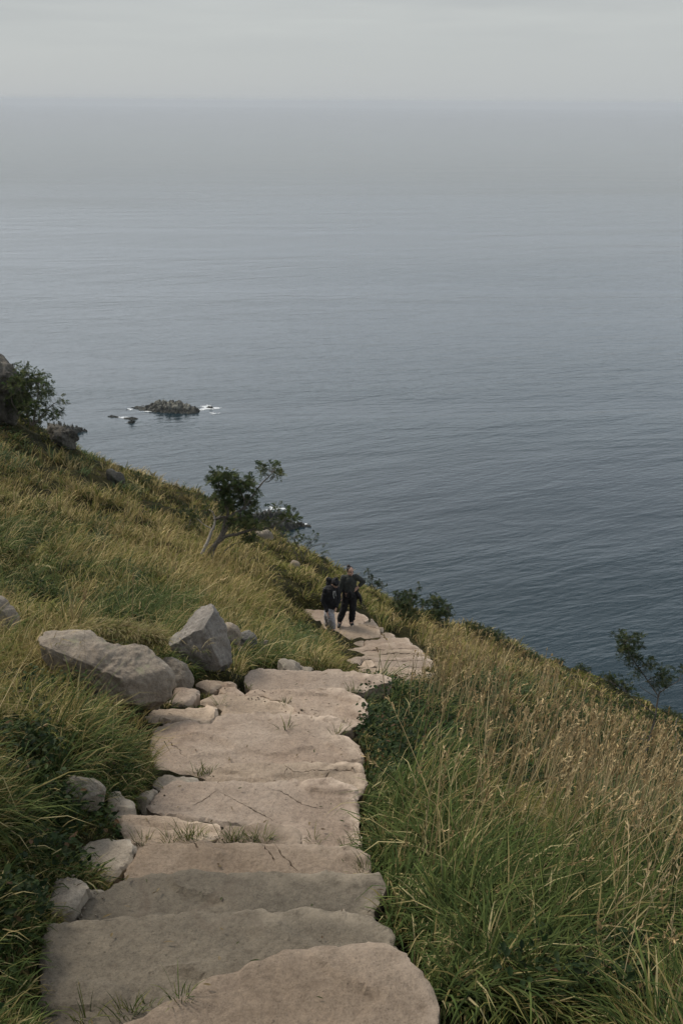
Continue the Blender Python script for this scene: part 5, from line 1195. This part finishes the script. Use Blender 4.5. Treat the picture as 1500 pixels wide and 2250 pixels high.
def head(c, yaw, pitch, par, caps, ells, smile=False):
    """adds a skull, jaw, nose and ears to caps/ells and returns the frame"""
    M = Matrix.Rotation(yaw, 3, 'Z') @ Matrix.Rotation(pitch, 3, 'X'); c = Vector(c)
    f = lambda x, y, z: c + M @ Vector((x, y, z))          # face looks along -y
    ells += [(f(0, .012, .022), (.074, .092, .092), (pitch, 0, yaw)), (f(0, -.022, -.040), (.056, .066, .072), (pitch, 0, yaw)), (f(0, -.066, -.083), (.022, .020, .020), (pitch, 0, yaw))]
    caps += [(f(0, -.083, .012), f(0, -.103, -.024), .009, .014), (f(.070, .012, .0), f(.072, .016, -.025), .012, .009), (f(-.070, .012, .0), f(-.072, .016, -.025), .012, .009),
             (f(.030, -.070, -.030), f(.036, -.062, -.040), .020, .018), (f(-.030, -.070, -.030), f(-.036, -.062, -.040), .020, .018),
             (f(.014, -.088, -.056), f(-.014, -.088, -.056), .009, .009)]
    return f, M
def face(f, yaw, pitch, par, smile):
    for s in (-1, 1):
        sph('eye', f(.031 * s, -.081, .006), (.0125, .008, .007), M_EYE, par, (pitch, 0, yaw), 2)
        sph('eyebrow', f(.031 * s, -.086, .027), (.019, .006, .0045), M_HAIR, par, (pitch, .1 * s, yaw), 2)
    sph('mouth', f(0, -.093, -.056), (.026 if smile else .021, .008, .0075), M_LIPS, par, (pitch, 0, yaw), 2)
    if smile: sph('teeth', f(0, -.0965, -.0545), (.020, .006, .0042), M_TEETH, par, (pitch, 0, yaw), 2)

# --- the woman standing with a hand on her hip
b2 = PZ(767, 1373.5, -12.03)
w2 = empty('person', b2); tag(w2, 'smiling person with dark hair in a bun, charcoal sweater, black trousers, one hand on hip', 'person', 'hikers pausing on the stairs', 'thing')
caps, ells = [], []
f, M = head((.012, -.02, 1.50), R(28), R(6), w2, caps, ells)
caps += [((0, .0, 1.44), (-.005, .01, 1.33), .052, .056), ((-.005, .01, 1.26), (.0, .02, 1.05), .09, .10), ((0, .02, 1.05), (-.01, .02, .88), .10, .14),
         ((-.15, .01, 1.31), (-.225, -.01, 1.06), .046, .038), ((-.225, -.01, 1.06), (-.228, -.06, .86), .036, .027),
         ((.15, .01, 1.33), (.335, .03, 1.19), .046, .038), ((.335, .03, 1.19), (.185, -.05, 1.06), .036, .027),
         ((-.08, .02, .86), (-.13, -.02, .48), .085, .055), ((-.13, -.02, .48), (-.235, .0, .10), .052, .04), ((.07, .02, .86), (.075, -.03, .48), .085, .055), ((.075, -.03, .48), (.05, .02, .10), .052, .04),
         ((-.235, .0, .09), (-.245, -.12, .04), .04, .03), ((.05, .02, .09), (.075, -.11, .04), .04, .03)]
caps += hand((-.228, -.062, .865), (-.02, -.12, -1), 1, (.9, -.3, 0), .55)
caps += hand((.185, -.052, 1.06), (-.75, -.2, -.55), -1, (-.25, .8, -.5), .35)
child('body', blob_mesh('body', caps, ells, .0065, 3), M_SKIN, w2)
face(f, R(28), R(6), w2, True)
hc, he = [], [(f(0, .030, .036), (.080, .090, .086), (R(6), 0, R(28)))]
hc += [(f(.066, .0, .03), f(.070, .03, -.03), .018, .014), (f(-.066, .0, .03), f(-.070, .03, -.03), .018, .014), (f(0, .08, .0), f(0, .085, -.05), .05, .03)]
he += [(f(-.03, .060, .122), (.040, .044, .032), (0, 0, 0))]
hm = blob_mesh('hair', hc, he, .007, 3, .003, 5)
# the hairline: keep hair off the face
def carve(me, f, M, front=-.060, top=.050):
    c = np.array(f(0, 0, 0)); n = len(me.vertices); v = np.empty(n * 3); me.vertices.foreach_get('co', v); v = v.reshape(-1, 3)
    loc = (v - c) @ np.array(M); m = (loc[:, 1] < -.040) & (loc[:, 2] < top) & (np.abs(loc[:, 0]) < .068)
    loc[m, 1] = np.maximum(loc[m, 1], -.040) ; v2 = loc @ np.array(M).T + c; me.vertices.foreach_set('co', v2.ravel()); me.update()
carve(hm, f, M)
child('hair', hm, M_HAIR, w2)
child('sweater', blob_mesh('sweater', [((0, .0, 1.375), (0, .01, 1.25), .068, .13), ((-.10, .01, 1.315), (.10, .01, 1.325), .068, .068), ((0, .01, 1.25), (0, .015, 1.0), .125, .125), ((-.055, .01, 1.2), (-.055, .015, .98), .115, .115), ((.055, .01, 1.2), (.05, .015, .98), .115, .115), ((0, .01, 1.0), (0, .01, .96), .13, .13),
     ((-.15, .01, 1.315), (-.225, -.01, 1.06), .070, .060), ((-.225, -.01, 1.06), (-.228, -.040, .93), .058, .044), ((.15, .01, 1.335), (.335, .03, 1.195), .070, .060), ((.335, .03, 1.195), (.245, -.025, 1.112), .058, .046)],
     [], .009, 5, .006, 3), M_SWEAT, w2)
child('trousers', blob_mesh('trousers', [((0, .02, .98), (0, .02, .86), .13, .145), ((-.075, .02, .86), (-.135, -.02, .48), .105, .088), ((-.135, -.02, .48), (-.225, .0, .18), .084, .080), ((-.225, 0, .18), (-.235, 0, .12), .072, .056),
     ((.07, .02, .86), (.085, -.03, .48), .105, .088), ((.085, -.03, .48), (.06, .02, .18), .084, .080), ((.06, .02, .18), (.054, .02, .12), .072, .056)], [], .009, 5, .008, 8), M_TROUS, w2)
for (hx, hy, hz), (tx, ty, tz) in (((-.238, .01, .10), (-.258, -.13, .042)), ((.052, .03, .10), (.082, -.11, .042))):
    child('boot', blob_mesh('boot', [((hx, hy, .17), (hx, hy, .055), .058, .056), ((hx, hy, .052), (tx, ty, .044), .054, .044), ((hx, hy + .02, .03), (tx, ty - .02, .034), .046, .042)], [], .008, 4), M_BOOT, w2)
# jacket knotted round the waist, one sleeve hanging out to the side
jv = blob_mesh('tied_jacket', [((-.15, -.02, .97), (.16, -.02, .99), .055, .055), ((-.15, .09, .95), (.16, .09, .96), .07, .07), ((0, .13, .93), (.0, .13, .72), .10, .08), ((.12, .09, .93), (.17, .10, .72), .09, .06),
     ((.14, .0, .96), (.24, .02, .80), .055, .052), ((.24, .02, .80), (.275, .03, .68), .050, .040), ((.275, .03, .68), (.285, .03, .56), .036, .012), ((-.02, -.12, .97), (-.05, -.13, .84), .03, .024), ((.03, -.12, .97), (.04, -.13, .86), .03, .022)], [((0, -.125, .975), (.045, .035, .035), (0, 0, 0))], .009, 4, .007, 12)
child('tied_jacket', jv, M_BLACK, w2)
# the camera hanging from her hand
hc_ = Vector((-.285, -.10, .70)) + Vector(b2)
cm = empty('handheld_camera', hc_); tag(cm, 'small black camera hanging from the hand of the person in the charcoal sweater', 'camera', None, 'thing')
bm = bmesh.new(); bmesh.ops.create_cube(bm, size=1, matrix=Matrix.Diagonal((.125, .05, .085, 1))); bmesh.ops.create_cube(bm, size=1, matrix=Matrix.Translation((0, 0, .05)) @ Matrix.Diagonal((.045, .045, .03, 1)))
bmesh.ops.bevel(bm, geom=bm.edges, offset=.008, segments=2, affect='EDGES'); me = bpy.data.meshes.new('camera_body'); bm.to_mesh(me); bm.free(); child('camera_body', me, M_BLACK, cm)
bm = bmesh.new(); bmesh.ops.create_cone(bm, cap_ends=True, segments=24, radius1=.036, radius2=.032, depth=.07, matrix=Matrix.Translation((0.0, -.055, -.004)) @ Matrix.Rotation(R(90), 4, 'X'))
me = bpy.data.meshes.new('lens'); bm.to_mesh(me); bm.free(); child('lens', me, M_BOOT, cm)

# --- the woman walking up, looking down
b1 = PZ(728, 1385, -12.02)
w1 = empty('person', b1); tag(w1, 'person walking up looking down, black beanie and hooded jacket, loose grey trousers', 'person', 'hikers pausing on the stairs', 'thing')
caps, ells = [], []
f, M = head((.085, -.10, 1.34), R(38), R(38), w1, caps, ells)
caps += [((.05, -.04, 1.29), (.02, .0, 1.19), .05, .055), ((.0, .0, 1.15), (-.03, .02, .90), .11, .10), ((-.03, .02, .9), (-.05, .03, .78), .11, .13),
         ((-.13, -.03, 1.13), (-.19, -.04, .85), .045, .038), ((-.19, -.04, .85), (-.10, -.17, .60), .035, .026), ((.12, .0, 1.14), (.16, -.03, .88), .045, .038), ((.16, -.03, .88), (.12, -.15, .72), .035, .026),
         ((-.10, .02, .78), (-.02, -.13, .44), .08, .055), ((-.02, -.13, .44), (.02, -.02, .09), .052, .04), ((.0, .03, .78), (-.09, .02, .42), .08, .055), ((-.09, .02, .42), (-.09, .10, .09), .052, .04),
         ((.02, -.02, .08), (.05, -.14, .04), .038, .03), ((-.09, .10, .08), (-.07, .0, .04), .038, .03)]
caps += hand((-.10, -.17, .60), (.25, -.15, -1), 1, (.8, -.2, .3), .5)
caps += hand((.12, -.15, .72), (-.2, -.3, -.8), -1, (-.8, .3, 0), .6)
child('body', blob_mesh('body', caps, ells, .0065, 3), M_SKIN, w1)
face(f, R(38), R(38), w1, False)
hm = blob_mesh('hair', [(f(.062, .02, .0), f(.06, .04, -.05), .025, .018), (f(-.062, .02, .0), f(-.06, .04, -.05), .025, .018), (f(0, .07, -.02), f(0, .07, -.07), .045, .03)], [], .007, 3); child('hair', hm, M_HAIR, w1)
bn = blob_mesh('beanie', [], [(f(0, .018, .050), (.090, .104, .078), (R(38), 0, R(38))), (f(0, .01, .028), (.093, .106, .034), (R(38), 0, R(38))), (f(0, .045, .15), (.034, .034, .034), (0, 0, 0))], .007, 3, .002, 2)
child('beanie', bn, M_BLACK, w1)
child('jacket', blob_mesh('jacket', [((.03, -.02, 1.22), (.0, .0, 1.12), .075, .15), ((-.09, -.01, 1.14), (.09, .0, 1.14), .09, .085), ((-.01, .0, 1.1), (-.03, .0, .85), .155, .165), ((-.03, .0, .85), (-.03, .01, .72), .165, .16), ((.03, -.03, 1.0), (.03, -.03, .72), .12, .12),
      ((-.13, -.03, 1.13), (-.195, -.04, .85), .082, .074), ((-.195, -.04, .85), (-.115, -.155, .63), .07, .046), ((.12, .0, 1.14), (.165, -.03, .88), .08, .07), ((.165, -.03, .88), (.12, -.14, .74), .065, .046)], [], .009, 5, .008, 21), M_BLACK, w1)
child('hood', blob_mesh('hood', [((-.05, .05, 1.22), (-.06, .07, 1.33), .085, .075), ((-.06, .07, 1.33), (-.10, .06, 1.37), .07, .045), ((-.04, .04, 1.2), (.06, .06, 1.2), .07, .06)], [], .009, 4, .006, 4), M_BLACK, w1)
child('sweatpants', blob_mesh('sweatpants', [((-.05, .03, .80), (-.05, .03, .72), .14, .15), ((-.10, .02, .76), (-.02, -.13, .44), .115, .098), ((-.02, -.13, .44), (.03, -.03, .12), .094, .082), ((.0, .03, .76), (-.09, .02, .42), .115, .098), ((-.09, .02, .42), (-.09, .09, .12), .094, .08)], [], .009, 5, .012, 17), M_GREYT, w1)
for (hx, hy), (tx, ty) in (((.02, -.01), (.06, -.15)), ((-.09, .11), (-.065, -.02))):
    child('shoe', blob_mesh('shoe', [((hx, hy, .08), (hx, hy, .045), .045, .045), ((hx, hy, .042), (tx, ty, .038), .042, .036)], [], .008, 4), M_BOOT, w1)
V, F = tubes([(smoothpath([(.055, -.155, 1.16), (.045, -.185, 1.08), (.06, -.185, .98)], 5), [.0055] * 11), ], 6, 0)
child('drawstring', pym('drawstring', V, fixtri(F)), M_CORD, w1)
V, F = tubes([(smoothpath([(.085, -.15, 1.16), (.095, -.175, 1.09), (.10, -.18, 1.04)], 5), [.0055] * 11)], 6, 0)
child('drawstring', pym('drawstring', V, fixtri(F)), M_CORD, w1)
# ------------------------------------------------------------------ haze
def haze():
    x0, x1, y0, y1, z0, z1 = -50000, 50000, -700, 32000, -9, H + 16
    v = [(x, y, z) for x in (x0, x1) for y in (y0, y1) for z in (z0, z1)]
    f = [(0, 1, 3, 2), (4, 6, 7, 5), (0, 4, 5, 1), (2, 3, 7, 6), (0, 2, 6, 4), (1, 5, 7, 3)]
    m = bpy.data.materials.new('haze_air'); m.use_nodes = True; t = m.node_tree; t.nodes.clear()
    pv = node(t, 'ShaderNodeVolumePrincipled'); pv.inputs['Color'].default_value = (.71, .74, .77, 1); pv.inputs['Density'].default_value = HAZE
    pv.inputs['Anisotropy'].default_value = 0.0
    out = node(t, 'ShaderNodeOutputMaterial'); t.links.new(pv.outputs[0], out.inputs['Volume'])
    o = link('haze', pym('haze', v, f), m, smooth=False); tag(o, 'thin sea haze', None, None, 'stuff')
HAZE = 7.5e-5
haze()
